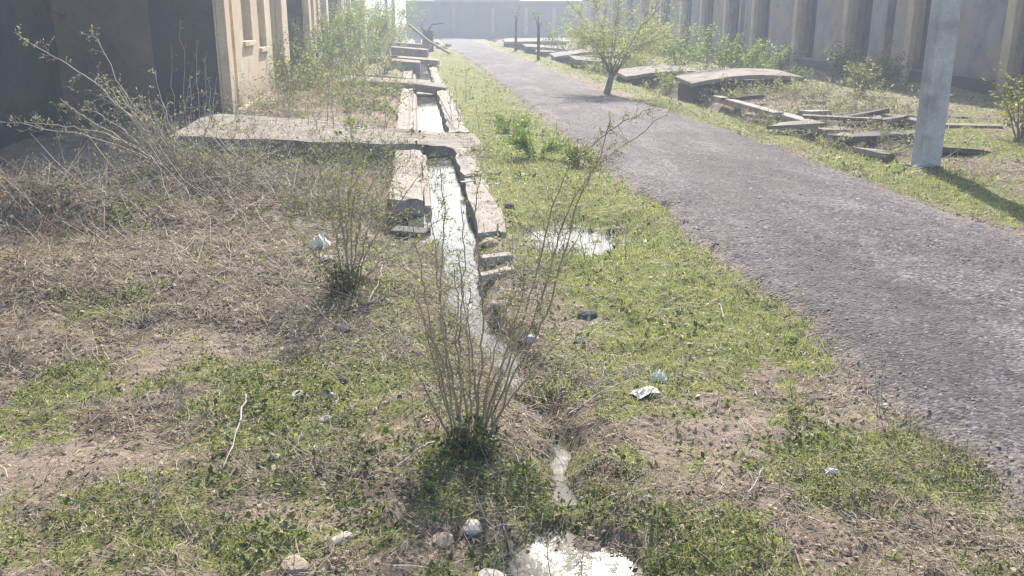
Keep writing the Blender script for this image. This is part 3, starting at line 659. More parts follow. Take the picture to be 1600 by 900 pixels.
# dark green tuft at its foot
def tuft(name, base, n, rad, hgt, label, cat, lc, ls=0.03, grp=None, stemm=None, seedlen=4):
    h = empty(name, base); tag(h, label, cat, grp); mb = MB(); lv = Leaves(); B = Vector(base)
    for i in range(n):
        a = rnd.uniform(0, 6.28); lean = rnd.uniform(0.1, 1.0)
        tip = B + Vector((math.cos(a) * rad * lean, math.sin(a) * rad * lean, hgt * (1.1 - 0.6 * lean) * rnd.uniform(.5, 1.2)))
        p0 = B + Vector((math.cos(a) * rad * .15, math.sin(a) * rad * .15, -0.01)); pl = poly([p0, p0.lerp(tip, .5) + Vector((0, 0, hgt * .12)), tip], 2, .05)
        mb.tube(pl, ls * .06 + .0008, .0007, 3)
        for q in range(seedlen):
            k = rnd.randint(1, len(pl) - 1); lv.leaf(jitter(pl[k], ls * .4), rdir((tip - B).normalized(), rnd.uniform(.3, 1.4)), ls * rnd.uniform(.6, 1.3), lc)
    mb.build('stems', stemm or M['bark'], h); lv.build('leaves', M['leaf'], h); return h
tuft('weed_tuft', (bx, by - .12, bz), 90, .15, .13, 'dark green leafy tuft at the foot of the tallest bare shrub', 'weed', (.035, .065, .022), .022, 'weed tufts', seedlen=6)

# second bare shrub
sx, sy = gp(548, 452); sz = float(zfun(sx, sy))
def g2(px): p = at(px, 452, sy); p.z = sz - .02; return p
sec = [[g2(540)] + L3(sy, (530, 400, 0), (520, 340, .1), (500, 270, .2), (492, 230, .3)), [g2(545)] + L3(sy, (542, 380, 0), (545, 310, .05), (553, 250, .1), (548, 190, .1)),
       [g2(550)] + L3(sy, (556, 390, 0), (565, 330, .1), (580, 290, .1), (612, 240, .2)), [g2(556)] + L3(sy, (570, 400, 0), (600, 350, .1), (635, 300, .2), (672, 250, .2)),
       [g2(546)] + L3(sy, (536, 360, -.1), (528, 300, -.1), (540, 240, -.1)), [g2(540)] + L3(sy, (510, 420, -.1), (470, 370, -.1), (440, 330, -.1)),
       [g2(552)] + L3(sy, (560, 420, -.1), (574, 360, -.15), (590, 320, -.2)), [g2(556)] + L3(sy, (590, 410, .1), (640, 390, .2), (700, 330, .3)),
       [g2(548)] + L3(sy, (550, 400, .1), (549, 340, .1), (558, 290, .2), (566, 225, .3))]
shrub('thorn_shrub', (sx, sy, sz), sec, 'second bare thorny shrub, left of the drain below the wide slab', 'shrub', M['redbark'], .007, .0018, 'bare thorny shrubs', side_every=.04, side_len=.42, leafn=3, leafs=.018, lc=(.16, .18, .07), depth=1)
tuft('weed_tuft', (sx - .05, sy - .1, sz), 90, .2, .2, 'dark green tuft at the foot of the shrub left of the drain', 'weed', (.05, .075, .026), .024, 'weed tufts', seedlen=5)

# pale branching shrub on the left mound
tx, ty = gp(285, 275, .15); tz = float(zfun(tx, ty))
def g3(px, py=285): return at(px, py, ty)
third = [[g3(290)] + L3(ty, (200, 235, .1), (130, 210, .2), (60, 200, .2), (-10, 187, .3)), [g3(285)] + L3(ty, (215, 230, .1), (150, 205, .2), (90, 195, .2), (40, 192, .2)),
         [g3(280)] + L3(ty, (225, 240, 0), (160, 200, 0), (120, 175, 0), (93, 153, 0)), [g3(283)] + L3(ty, (240, 225, 0), (190, 170, .1), (150, 130, .1), (105, 100, .2), (60, 75, .2), (26, 53, .2)),
         [g3(278)] + L3(ty, (235, 215, .2), (205, 180, .3), (165, 150, .3), (133, 165, .4)), [g3(282)] + L3(ty, (245, 240, -.1), (215, 190, -.1), (185, 135, -.1)),
         [g3(285)] + L3(ty, (262, 230, 0), (240, 200, .1), (205, 160, .1), (152, 62, .2), (143, 52, .2)), [g3(288)] + L3(ty, (270, 240, -.1), (250, 205, -.1), (232, 155, -.1)),
         [g3(292)] + L3(ty, (285, 240, .1), (262, 190, .1), (243, 110, .2)), [g3(287)] + L3(ty, (230, 262, -.2), (190, 262, -.2), (150, 268, -.2), (105, 290, -.2)), [g3(284)] + L3(ty, (240, 250, -.1), (205, 240, -.1), (180, 250, 0), (170, 215, 0)), [g3(290)] + L3(ty, (275, 245, 0), (262, 205, 0), (255, 160, .1)), [g3(284)] + L3(ty, (250, 230, .1), (222, 190, .1), (180, 150, .2), (160, 120, .2)), [g3(288)] + L3(ty, (262, 225, .1), (235, 185, .1), (200, 165, .1), (182, 140, .2)), [g3(291)] + L3(ty, (300, 250, 0), (318, 215, .1), (330, 180, .1)), [g3(286)] + L3(ty, (255, 255, -.1), (215, 225, -.2), (190, 200, -.2), (150, 175, -.2), (125, 170, -.2)), [g3(292)] + L3(ty, (310, 260, -.1), (345, 235, -.1), (372, 220, 0))]
shrub('thorn_shrub', (tx, ty, tz), third, 'pale dead thorny shrub with long branches reaching over the left mound', 'shrub', M['greybark'], .010, .003, 'bare thorny shrubs', side_every=.075, side_len=.42, leafn=2, leafs=.022, lc=(.22, .22, .14), depth=1, from_t=.2)
# grey stalks in front of the nearest house
def stalks(spots, label, grp='dry standing stalks'):
    px, py = spots[0][0], spots[0][1]; x, y = gp(px, py); h = empty('dry_stalk_clump', (x, y, 0)); tag(h, label, 'dry plant', grp); lv = Leaves()
    for (a, b, c, d, dy) in spots:
        p = at(a, b, y + dy); p.z = float(zfun(p.x, p.y)) - .02; mb = MB()
        stems(mb, lv, [[p, at((a * 2 + c) / 3, (b * 2 + d) / 3, y + dy), at(c, d, y + dy)]], .0012 * y ** .7, .0005 * y ** .7, side_every=.16, side_len=.3, leafn=2, leafs=.0032 * y, lc=(.2, .19, .13), depth=0)
        mb.build('stem', M['greybark'], h)
    lv.build('leaves', M['straw'], h); return h
stalks([(312, 215, 308, 62, 0), (318, 215, 324, 80, .1), (328, 215, 338, 120, 0), (300, 215, 296, 120, .1), (334, 220, 322, 100, .2), (310, 218, 300, 170, 0), (345, 215, 352, 150, .1), (290, 222, 282, 30, .3), (275, 225, 268, 70, .3), (360, 215, 380, 140, .2), (375, 210, 365, 120, .2)], 'tall grey stalks standing before the nearest house end wall')
stalks([(110, 300, 88, 205, 0), (118, 298, 128, 200, 0), (142, 296, 138, 222, .1), (25, 300, 26, 260, 0), (90, 290, 92, 240, 0), (175, 280, 172, 215, 0)], 'thin dead stalks in the dark shade of the left wall')
stalks([(430, 215, 436, 120, 0), (450, 215, 455, 110, .2), (510, 205, 516, 90, .2), (545, 205, 552, 60, .4), (525, 215, 512, 120, 0), (480, 205, 483, 130, .2), (565, 200, 570, 110, .2), (600, 225, 603, 150, -.2), (400, 230, 396, 150, -.2)], 'grey stalks standing on the wide slab by the drain')
stalks([(1290, 195, 1283, 140, 0), (1330, 205, 1332, 150, 0), (1350, 210, 1352, 145, .1), (1368, 215, 1360, 155, 0), (1345, 215, 1336, 160, -.1), (1375, 200, 1380, 150, .1), (1395, 215, 1402, 160, 0), (1270, 165, 1268, 130, 1.5), (1290, 165, 1295, 128, 1.5), (1310, 195, 1312, 150, 0)], 'yellowish dry stalks standing among the right rubble heap')
stalks([(238, 805, 228, 720, 0), (240, 805, 252, 745, 0)], 'single dry stalk standing at the lower left')
stalks([(280, 640, 283, 555, 0), (276, 640, 270, 590, 0)], 'thin green brown stalk left of the weed patch')
stalks([(1375, 640, 1384, 560, 0), (1384, 615, 1372, 515, .05), (1378, 600, 1345, 540, .0)], 'dark crooked twig plant at the near road edge')
stalks([(978, 400, 979, 345, 0), (965, 465, 966, 405, .05), (1020, 410, 1021, 375, 0), (800, 395, 803, 345, 0), (955, 400, 950, 360, .1)], 'thin upright stalks on the green verge right of the puddle')
stalks([(865, 405, 830, 300, 0), (870, 408, 905, 320, 0), (880, 405, 925, 340, .05), (890, 400, 912, 345, 0), (915, 410, 903, 345, 0), (862, 405, 868, 330, .1), (845, 410, 838, 340, 0), (925, 400, 935, 370, .1), (872, 410, 855, 350, -.1)], 'spray of thin grey stems standing in the verge puddle')
stalks([(718, 205, 712, 130, 0), (728, 160, 729, 110, 5), (705, 185, 702, 140, 1), (748, 205, 744, 160, 0), (873, 250, 870, 190, -2), (870, 255, 865, 215, -2)], 'short upright stalks along the right kerb of the drain')
# bottom edge: bare sapling rising from the near puddle
stalks([(860, 905, 850, 830, 0), (815, 905, 780, 800, 0), (800, 905, 745, 770, .05), (770, 905, 778, 850, 0), (905, 900, 915, 850, 0)], 'few bare stems rising from the nearest puddle')

def tangle(x, y, rad, hgt, n, label, cols=('greybark',), lc=(.2, .2, .12), leafn=1, ls=.018, r0=.0028):
    z = float(zfun(x, y)); h = empty('dead_brush', (x, y, z)); tag(h, label, 'brush', 'tangles of dead brush'); mb = MB(); lv = Leaves()
    for i in range(n):
        a, l = rnd.uniform(0, 6.28), math.sqrt(rnd.random()); px, py = x + math.cos(a) * rad * l, y + math.sin(a) * rad * .6 * l
        p = Vector((px, py, float(zfun(px, py)) + rnd.uniform(-.02, .05)))
        twig(mb, lv, p, Vector((rnd.gauss(0, 1), rnd.gauss(0, .8), rnd.uniform(.1, 1.1))).normalized(), rnd.uniform(.35, 1.0) * hgt * 1.6, r0, 1, leafn, ls, lc, 3, -.05)
    mb.build('stems', M[cols[0]], h); lv.build('leaves', M['leaf'], h); return h
tangle(-1.9, 10.7, .8, .36, 110, 'tangle of dead brush in the hollow before the wide slab, left end', ('bark',), (.09, .12, .05), 4, .03)
tangle(-.95, 10.6, .7, .36, 110, 'tangle of brush and green leaves before the middle of the wide slab', ('bark',), (.08, .115, .045), 5, .03)
tangle(-.5, 9.7, .4, .32, 60, 'tangle of brush against the left kerb below the wide slab', ('greybark',), (.13, .15, .06), 4, .026)
tangle(-2.3, 9.1, .75, .34, 110, 'grey brush tangle around the foot of the pale dead shrub', ('greybark',), (.16, .16, .09), 3, .03)
tangle(-1.6, 8.8, .8, .26, 110, 'low grey brush tangle right of the pale dead shrub', ('bark',), (.17, .16, .1), 2, .025)
tangle(-2.6, 7.8, .9, .2, 110, 'flat grey brush tangle on the slope below the pale dead shrub', ('greybark',), (.17, .16, .1), 2, .022)
tangle(-.75, 7.8, .6, .25, 80, 'brush tangle left of the dark pit at the broken kerb', ('bark',), (.16, .17, .08), 3, .022)
tangle(-3.5, 7.5, .8, .16, 80, 'brush tangle along the mound crest at the far left', ('bark',), (.18, .13, .09), 2, .025)
tangle(-.45, 4.15, .45, .1, 60, 'thin dry brush lying over the pale stones lower left', ('greybark',), (.16, .17, .08), 1, .016, .0016)
tangle(.85, 3.75, .4, .1, 45, 'thin dry brush right of the stream by the tallest shrub', ('greybark',), (.16, .17, .08), 1, .016, .0016)
tangle(-2.7, 11.9, .7, .75, 110, 'tall grey brush over the left end of the wide slab', ('greybark',), (.17, .18, .1), 3, .035, .003)
tangle(-2.2, 14.9, .7, .7, 110, 'grey green brush at the near corner of the cream house front', ('greybark',), (.15, .18, .08), 4, .04, .003)
tangle(-1.6, 17.0, .8, .5, 110, 'reddish dry brush on bare soil behind the wide slab', ('redbark',), (.2, .17, .09), 3, .04, .003)
tangle(-.8, 15.4, .5, .3, 70, 'low green brush against the left kerb behind the wide slab', ('bark',), (.15, .19, .07), 5, .04, .003)
tangle(-.9, 18.8, .7, .5, 90, 'scrubby brush before the bowed slab', ('bark',), (.16, .2, .08), 5, .045, .003)
tangle(-2.2, 19.8, .8, .7, 110, 'scrubby brush along the foot of the cream house front', ('bark',), (.16, .2, .08), 5, .05, .0035)
tangle(-2.0, 9.7, .8, .55, 130, 'dense grey brush right of the pale dead shrub base', ('greybark',), (.17, .18, .1), 3, .03, .0026)
tangle(7.6, 14.8, 1.0, .4, 90, 'dry weeds on the yard between heap and right houses', ('greybark',), (.2, .2, .11), 3, .05, .005)
tangle(6.0, 15.2, .6, .35, 70, 'dry weeds leaning over the long pale beam', ('greybark',), (.2, .2, .1), 3, .045, .005)
tangle(6.6, 21.8, 1.0, .5, 110, 'green weeds between the two nearest raised slabs', ('bark',), (.18, .21, .08), 6, .06, .005)
tangle(6.0, 27.5, 1.0, .55, 110, 'green weeds by the tilted slab beyond the feathery tree', ('bark',), (.18, .21, .08), 6, .07, .006)
tangle(-.02, 6.1, .28, .22, 45, 'twiggy weeds hanging over the left bank of the stream', ('greybark',), (.16, .19, .07), 3, .018, .0018)
tangle(.62, 5.6, .28, .2, 45, 'twiggy weeds on the right bank of the stream', ('greybark',), (.16, .19, .07), 3, .018, .0018)
tangle(.3, 5.0, .22, .16, 30, 'thin dead twigs fallen across the stream', ('greybark',), (.16, .17, .08), 1, .016, .0018)
tangle(.12, 9.6, .16, .3, 26, 'weeds sprouting from the drain beside the left kerb', ('bark',), (.14, .18, .06), 4, .025, .002)
tangle(.6, 10.6, .3, .25, 40, 'weeds growing over the right kerb below the wide slab', ('bark',), (.14, .19, .06), 5, .025, .002)
tangle(-1.9, 11.0, .8, .6, 110, 'tall dark weeds against the front edge of the wide slab, left half', ('bark',), (.09, .12, .05), 6, .03, .0026)
tangle(-.85, 10.95, .7, .55, 110, 'tall dark weeds against the front edge of the wide slab, middle', ('bark',), (.085, .12, .05), 6, .03, .0026)
tangle(6.9, 18.5, 1.0, .3, 80, 'dry weeds along the front of the largest raised slab', ('greybark',), (.19, .2, .1), 4, .05, .005)
tangle(6.6, 12.9, .9, .25, 90, 'dead brush strewn over the right rubble heap', ('greybark',), (.2, .19, .11), 3, .04, .005)
tangle(5.9, 11.6, .7, .3, 90, 'dry weeds in front of the right rubble heap', ('greybark',), (.2, .2, .1), 3, .04, .004)
tangle(5.7, 13.6, .6, .3, 80, 'dry weeds between the second beam and the rubble heap', ('greybark',), (.2, .2, .1), 3, .04, .004)
tangle(7.2, 17.6, 1.0, .3, 80, 'dead brush behind the right rubble heap', ('greybark',), (.2, .2, .11), 3, .05, .006)
# green bushes and trees -------------------------------------------------
def bush(name, x, y, rad, hgt, n, label, cat, lc, ls, grp, nstem=9, barkm=None, z0=None, low=0.1):
    z = float(zfun(x, y)) if z0 is None else z0; h = empty(name, (x, y, z)); tag(h, label, cat, grp); mb = MB(); lv = Leaves(); B = Vector((x, y, z)); tips = []
    for i in range(nstem):
        a = rnd.uniform(0, 6.28); l = rnd.uniform(.15, 1); t = B + Vector((math.cos(a) * rad * l, math.sin(a) * rad * l, hgt * rnd.uniform(.55, 1.08) * (1.08 - .38 * l * l)))
        pl = poly([B + Vector((math.cos(a) * .05, math.sin(a) * .05, -.03)), B.lerp(t, .55) + Vector((0, 0, hgt * .08)), t], 3, .06); mb.tube(pl, .012 * hgt + .004, .003, 4)
        for j in range(5):
            k = rnd.randint(1, len(pl) - 1); d = rdir((t - B).normalized(), rnd.uniform(.4, 1.2)); e = pl[k] + d * rad * rnd.uniform(.25, .6); mb.tube([pl[k], pl[k].lerp(e, .5) + Vector((0, 0, .03)), e], .005, .0015, 3); tips += [(pl[k], e)]
        tips.append((pl[-3], pl[-1]))
    for i in range(n):
        a, b = rnd.choice(tips); p = a.lerp(b, rnd.uniform(.3, 1.15)); p = jitter(p, rad * .10)
        if p.z < z + low * hgt: continue
        lv.leaf(p, Vector((rnd.gauss(0, 1), rnd.gauss(0, 1), rnd.gauss(0, .6))), ls * rnd.uniform(.6, 1.5), lc)
    mb.build('stems', barkm or M['bark'], h); lv.build('leaves', M['leaf'], h); return h
GL = 'bushes along the left row of houses'
bush('green_bush', -2.35, 17.6, .55, 1.0, 434, 'leafy bush against the sunlit cream wall of the nearest house', 'bush', (.10, .14, .04), .05, GL)
bush('green_bush', -2.5, 23.5, .9, 1.25, 1488, 'low green bush in the gap before the second house', 'bush', (.085, .135, .045), .055, GL)
bush('green_bush', -1.9, 25.5, .9, 1.1, 1488, 'rounded green bush in front of the second house stripes', 'bush', (.12, .17, .05), .055, GL)
bush('green_bush', -2.1, 30, 1.0, 1.8, 2232, 'tall yellow green bush beside the second house end', 'bush', (.14, .18, .055), .06, GL)
bush('green_bush', -1.6, 35, 1.2, 1.6, 2232, 'feathery bush before the third house', 'bush', (.15, .19, .06), .065, GL)
bush('green_bush', -1.5, 42, 1.5, 1.9, 2480, 'large pale green bush left of the drain, below the sky gap', 'bush', (.15, .20, .07), .075, GL)
bush('green_bush', -1.0, 52, 1.6, 1.9, 2232, 'farthest pale green bush beside the stump', 'bush', (.14, .19, .075), .09, GL)
bush('green_bush', -2.4, 48, 1.5, 2.4, 2232, 'hazy green bush under the tall posts', 'bush', (.13, .18, .07), .085, GL)
bush('green_bush', -1.5, 21.5, .8, .55, 496, 'low scrubby growth beside the bowed slab', 'bush', (.13, .16, .05), .045, GL)
bush('green_bush', -1.6, 28.0, .9, .8, 620, 'low spreading growth left of the thick short slab', 'bush', (.14, .17, .055), .05, GL)
for (x, y, rad, hg, n, lab) in ((-2.2, 20.6, .6, .7, 1500, 'low yellow green bush at the far corner of the cream house front'), (-2.5, 27.5, .7, 1.6, 2200, 'upright bush hiding the second house stripes'), (-1.2, 32.5, .8, .8, 1800, 'low yellow green mound of leaves left of the thin tilted slab'),
                                (-2.4, 33.5, .9, 2.0, 2800, 'tall loose bush at the far end of the second house'), (-1.1, 38.5, .9, 1.2, 2400, 'yellow green bush left of the small square slab'), (-2.3, 39.5, 1.1, 2.3, 3000, 'tall bush against the third house'), (-1.3, 47, 1.1, 1.4, 2600, 'pale bush between the third house and the stump'),
                                (-.9, 25.8, .6, .5, 1200, 'small yellow green plant behind the bowed slab'), (-2.0, 58, 1.5, 2.4, 3200, 'last hazy bush under the bright sky gap')):
    bush('green_bush', x, y, rad, hg, int(n * .6), lab, 'bush', (.17, .20, .09), .036 + .0009 * y, GL)
GR = 'bushes along the right row of houses'
for (px, py, Y, rad, hg, n, lab, lc) in ((1135, 105, 22.5, .9, .95, 1300, 'yellow green bush behind the largest raised slab', (.16, .2, .05)), (1060, 100, 26, 1.1, 1.0, 1400, 'green bush right of the feathery tree', (.14, .18, .055)),
                                    (1295, 130, 21.5, .75, .75, 900, 'green bush at the right end of the largest raised slab', (.10, .14, .05)), (1385, 135, 19.5, .8, .65, 700, 'greyish scrubby bush left of the pole', (.15, .16, .08)),
                                    (1340, 150, 17.5, .5, .45, 450, 'low scrub behind the rubble heap', (.15, .16, .07)), (985, 90, 32, 1.3, 1.2, 1500, 'green bush behind the feathery tree trunk', (.13, .17, .06)),
                                    (890, 85, 40, 1.2, .9, 1000, 'low pale bush beside the far raised slabs', (.14, .17, .07)), (1595, 230, 11.0, .6, .8, 500, 'sparse yellowish bush at the right picture edge', (.17, .17, .06)), (1210, 100, 24.5, .9, .6, 900, 'low yellow green growth below the stained wall', (.16, .2, .06))):
    p = at(px, py, Y); bush('green_bush', p.x, Y, rad, hg, int(n * 1.7), lab, 'bush', lc, .045 + .0009 * Y, GR)
bush('verge_bush', *gp(835, 245), .38, .24, 2000, 'small bright green bush on the verge between drain and road', 'bush', (.13, .20, .04), .03, 'verge plants', barkm=M['greenbark'], low=.02)
bush('verge_bush', *gp(795, 205), .3, .17, 1300, 'low bright green plant by the right kerb', 'bush', (.13, .19, .045), .03, 'verge plants', barkm=M['greenbark'], low=.02)
bush('verge_bush', *gp(905, 255), .3, .15, 1100, 'low green plant at the road edge beyond the puddle', 'bush', (.14, .19, .045), .03, 'verge plants', barkm=M['greenbark'], low=.02)

def young_tree(x, y, lab, trunk_top, crown, n, lc, ls, r=.09, lean=(0.25, 0), limbs=9, limbm=None):
    z = float(zfun(x, y)); h = empty('young_tree', (x, y, z)); tag(h, lab, 'tree', 'young trees along the road'); B = Vector((x, y, z - .05)); mb = MB(); lv = Leaves()
    top = Vector((x + lean[0], y + lean[1], z + trunk_top)); tr = poly([B, B.lerp(top, .5), top], 3, .012); tk = MB(); tk.tube(tr, r, r * .7, 7); tips = []
    cx, cz, rx, rz = crown
    for i in range(limbs):
        a = i / limbs * 6.28 + rnd.uniform(-.3, .3); l = rnd.uniform(.45, 1); e = Vector((x + cx + math.cos(a) * rx * l, y + lean[1] + math.sin(a) * rx * l, cz + rz * rnd.uniform(-.5, 1)))
        pl = poly([top - Vector((0, 0, rnd.uniform(0, trunk_top * .3))), top.lerp(e, .5) + Vector((0, 0, .1)), e], 3, .07); mb.tube(pl, min(r * .3, .014), .003, 5)
        for j in range(14):
            k = rnd.randint(2, len(pl) - 1); d = rdir(e - top, rnd.uniform(.3, 1.2)); d.z *= .5; q = pl[k] + d * rx * rnd.uniform(.25, .62); mb.tube([pl[k], pl[k].lerp(q, .5) + Vector((0, 0, .04)), q], .005, .0015, 3); tips.append((pl[k], q))
    mb.build('limbs', limbm or M['darkbark'], h, smooth=True); tk.build('trunk', limbm or M['darkbark'], h, smooth=True)
    for i in range(n):
        a, b = rnd.choice(tips); p = a.lerp(b, rnd.uniform(.25, 1.1)); p = jitter(p, rx * .06); lv.leaf(p, Vector((rnd.gauss(0, 1), rnd.gauss(0, 1), rnd.gauss(0, .35))), ls * rnd.uniform(.6, 1.5), lc, .4)
    lv.build('crown', M['leaf'], h); return h
young_tree(3.95, 19.2, 'feathery young thorn tree with a dark slanting trunk at the right road edge', .5, (.25, 1.35, 1.4, 1.0), 18000, (.28, .30, .14), .032, .085, (.16, .1), 17, M['bark'])  # leaf colour paled to put extra haze into the crown
young_tree(4.75, 36, 'thin dark sapling standing at the far right road edge', 1.3, (0, 1.5, .4, .6), 420, (.19, .22, .09), .05, .07, (0, 0), 4)
young_tree(4.95, 46, 'farthest dark sapling at the right road edge, before the far wall', 1.4, (0, 1.7, .5, .7), 420, (.19, .22, .09), .06, .08, (0, 0), 4)

# posts against the sky gap, stump, fallen trunk at far left
for px, top, lab in ((604, 7.2, 'thin dark post against the bright sky gap, left one'), (615, 7.6, 'thin dark post against the bright sky gap, nearest the far wall')):
    p = at(px, 40, 60); h = MB(); h.tube([(p.x, 60, -.3), (p.x + .03, 60, top * .5), (p.x - .02, 60, top)], .12, .08, 7); tag(h.build('wooden_post', M['darkbark']), lab, 'post', 'posts in the sky gap')
p = at(668, 50, 45); h = empty('tree_stump', (p.x, 45, 0)); tag(h, 'dark cut stump with two bare limbs beside the drain far off', 'stump')
b = MB(); b.tube([(p.x, 45, -.2), (p.x, 45, .5), (p.x + .03, 45, 1.0)], .3, .24, 9); b.build('trunk', M['darkbark'], h)
b = MB(); b.tube([(p.x, 45, .9), (p.x + .2, 45, 1.25), (p.x + .8, 45.1, 1.32)], .05, .02, 5); b.tube([(p.x - .1, 45, .9), (p.x - .35, 45, 1.2), (p.x - .1, 45, 1.5)], .05, .02, 5); b.build('limb', M['darkbark'], h)
p0 = at(640, 40, 44); p1 = at(702, 74, 40); p1.z = .12
b = MB(); b.tube([p0, p0.lerp(p1, .5) + Vector((0, 0, -.1)), p1], .07, .05, 7); tag(b.build('fallen_log', M['bark']), 'long fallen trunk sloping down to the left road edge far off', 'log')
for i, (px, py, l) in enumerate(((690, 76, 'left lump of the far rubble by the road'), (700, 74, 'right lump of the far rubble by the road'), (680, 70, 'rear lump of the far rubble by the road'))):
    rock('rubble_lump', px, py, .35, M['darkstone'] if i else M['slab'], l, 'rubble', 'far rubble by the road')

# ------------------------------------------------------------------ stones and litter
for (px, py, s, m, l) in ((515, 626, .035, 'stone', 'small pale stone in the weeds left of the tallest shrub'), (433, 738, .038, 'stone', 'pale stone under the dry twigs, lower left'), (735, 816, .045, 'stone', 'flat pale stone below the tallest shrub'),
                          (690, 842, .045, 'tanstone', 'tan stone on bare soil near the nearest puddle'), (766, 882, .07, 'stone', 'large pale stone at the left bank of the nearest puddle'), (462, 894, .06, 'tanstone', 'tan stone cut by the bottom edge'),
                          (535, 850, .045, 'stone', 'pale stone left of the nearest puddle'), (508, 666, .03, 'stone', 'half buried pale stone in the weed patch'), (536, 527, .07, 'darkstone', 'dark flat stone below the second shrub'),
                          (632, 542, .05, 'darkstone', 'grey stone left of the stream'), (700, 540, .055, 'tanstone', 'tan stone at the left edge of the stream'), (832, 531, .05, 'stone', 'yellowish pale stone right of the stream'),
                          (775, 572, .045, 'darkstone', 'dark mossy stone in the stream water'), (915, 498, .075, 'darkstone', 'black rounded stone on the green verge'), (785, 478, .07, 'tanstone', 'brown stone beside the drain water'),
                          (1383, 631, .03, 'stone', 'white pebble at the near road edge'), (1403, 628, .05, 'darkstone', 'dark stone beside the white pebble'), (1275, 527, .045, 'darkstone', 'dark stone at the left road border'), (795, 328, .07, 'darkstone', 'dark lump beside the end of the right kerb'),
                          (765, 380, .09, 'tanstone', 'brown mossy lump at the broken end of the right kerb'), (467, 630, .035, 'stone', 'dusty pale stone left of the small pale stone'), (535, 605, .03, 'darkstone', 'small dark stone above the pale one'), (1240, 318, .07, 'tanstone', 'flat brown stone lying on the road'), (430, 720, .03, 'stone', 'second pale stone under the dry twigs')):
    rock('stone', px, py, s, M[m], l)
import bmesh
def paper(px, py, sx, sy, hgt, lab):
    x, y = gp(px, py); bm = bmesh.new(); bmesh.ops.create_grid(bm, x_segments=7, y_segments=6, size=.5); a = rnd.uniform(0, 6)
    for v in bm.verts:
        r = 1 + rnd.uniform(-.15, .15); v.co = Vector((v.co.x * sx * r, v.co.y * sy * r, hgt * (1 - 3 * (v.co.x ** 2 + v.co.y ** 2)) * rnd.uniform(.3, 1.3)))
    bmesh.ops.rotate(bm, verts=bm.verts, cent=(0, 0, 0), matrix=Matrix.Rotation(a, 3, 'Z'))
    me = bpy.data.meshes.new('paper_scrap'); bm.to_mesh(me); bm.free(); o = finish('paper_scrap', me, M['paper']); o.location = (x, y, float(zfun(x, y)) + .012)
    sm = o.modifiers.new('thick', 'SOLIDIFY'); sm.thickness = .003; return tag(o, lab, 'litter', 'white litter scraps')
paper(500, 388, .2, .15, .09, 'crumpled white bag left of the second shrub'); paper(512, 414, .06, .05, .02, 'tiny white scrap below the crumpled bag'); paper(1031, 588, .075, .07, .05, 'folded white scrap on the green verge')
paper(1008, 614, .13, .07, .02, 'flat greyish scrap below the folded white one'); paper(1432, 266, .16, .05, .04, 'thin white scrap at the foot of the pole'); paper(1300, 745, .05, .03, .015, 'little white scrap in the green weeds near the road')
for (a, b, c, d, l) in ((1160, 785, 1192, 738, 'pale dry twig lying on the right foreground soil'), (385, 625, 350, 745, 'thin dry twig lying in the left weeds'), (400, 445, 580, 480, 'long pale twig lying below the second shrub'), (575, 480, 598, 425, 'short pale stick leaning below the second shrub'),
                        (830, 560, 960, 510, 'long thin twig lying across the verge right of the stream'), (890, 640, 985, 600, 'bent twig lying right of the tallest shrub'), (780, 690, 810, 730, 'twig between tallest shrub and nearest puddle'), (1130, 500, 1110, 480, 'tiny twig on the verge by the road'), (680, 700, 620, 745, 'pale twig left of the tallest shrub foot'), (1060, 160, 1130, 205, 'thin twig at the right road edge')):
    q0 = Vector(on(a, b)); q1 = Vector(on(c, d)); q0.z = float(zfun(q0.x, q0.y)) + .02; q1.z = float(zfun(q1.x, q1.y)) + .035
    mb = MB(); pl = poly([q0, q0.lerp(q1, .5) + Vector((.02, .01, .02)), q1], 4, .03); mb.tube(pl, .0045 * (q0.y / 4) ** .4, .002, 5); mb.tube([pl[4], pl[4] + rdir(q1 - q0, .7) * (q1 - q0).length * .3], .0025, .001, 3)
    tag(mb.build('fallen_twig', M['greybark']), l, 'twig', 'twigs lying on the ground')

# ------------------------------------------------------------------ ground cover (uncountable)
def blocked(x, y, m=0.0):
    z = zfun(x, y)
    hs = np.modf(np.abs(np.sin(x * 91.7 + y * 47.3) * 4375.5))[0]
    b = onroad(x, y, 0.10) | ((z < WATER_Z - .004) & ((hs > .10) | (y > 7))) | (y > 72)
    z = np.where(z < WATER_Z, WATER_Z + .003, z)
    l_, r_ = road_edges(y); e_ = np.minimum(x - l_, r_ - x); z = np.where((e_ > 0) & (e_ < .3), np.maximum(z, -.02 + .06 * sst(.0, .25, e_)), np.where(e_ >= .3, .06, z))
    onkerb = (((x > .46) & (x < .67)) | ((x > -.3) & (x < .03) & (y > 8))) & (y > 6.9)
    onslab = (x > -2.9) & (x < .74) & (y > 11.45) & (y < np.where(x < -.8, 13.3, 12.8))
    zs = 0.03 + 0.04 * np.maximum(0, .5 - x) + np.where(x < .05, .05, 0) + .003
    b |= (x < FX + .1) & (y > 14.5) | (x < -5.2) | (x > 11.6)
    b |= (x > -0.33) & (x < .66) & (y > 6.85) & ~(onkerb & (hs > .72)); z = np.where(onkerb, .05, z)
    b |= (x > -2.9) & (x < .8) & (y > 11.2) & (y < 13.2) & ~onslab
    thin = fbm(x * 2.2, y * 2.2, 3, 5); b = np.where(onslab, hs > .62 * sst(.42, .6, thin) + .22 * sst(.3, .45, thin) + .05, b); z = np.where(onslab, zs, z)
    return b, z
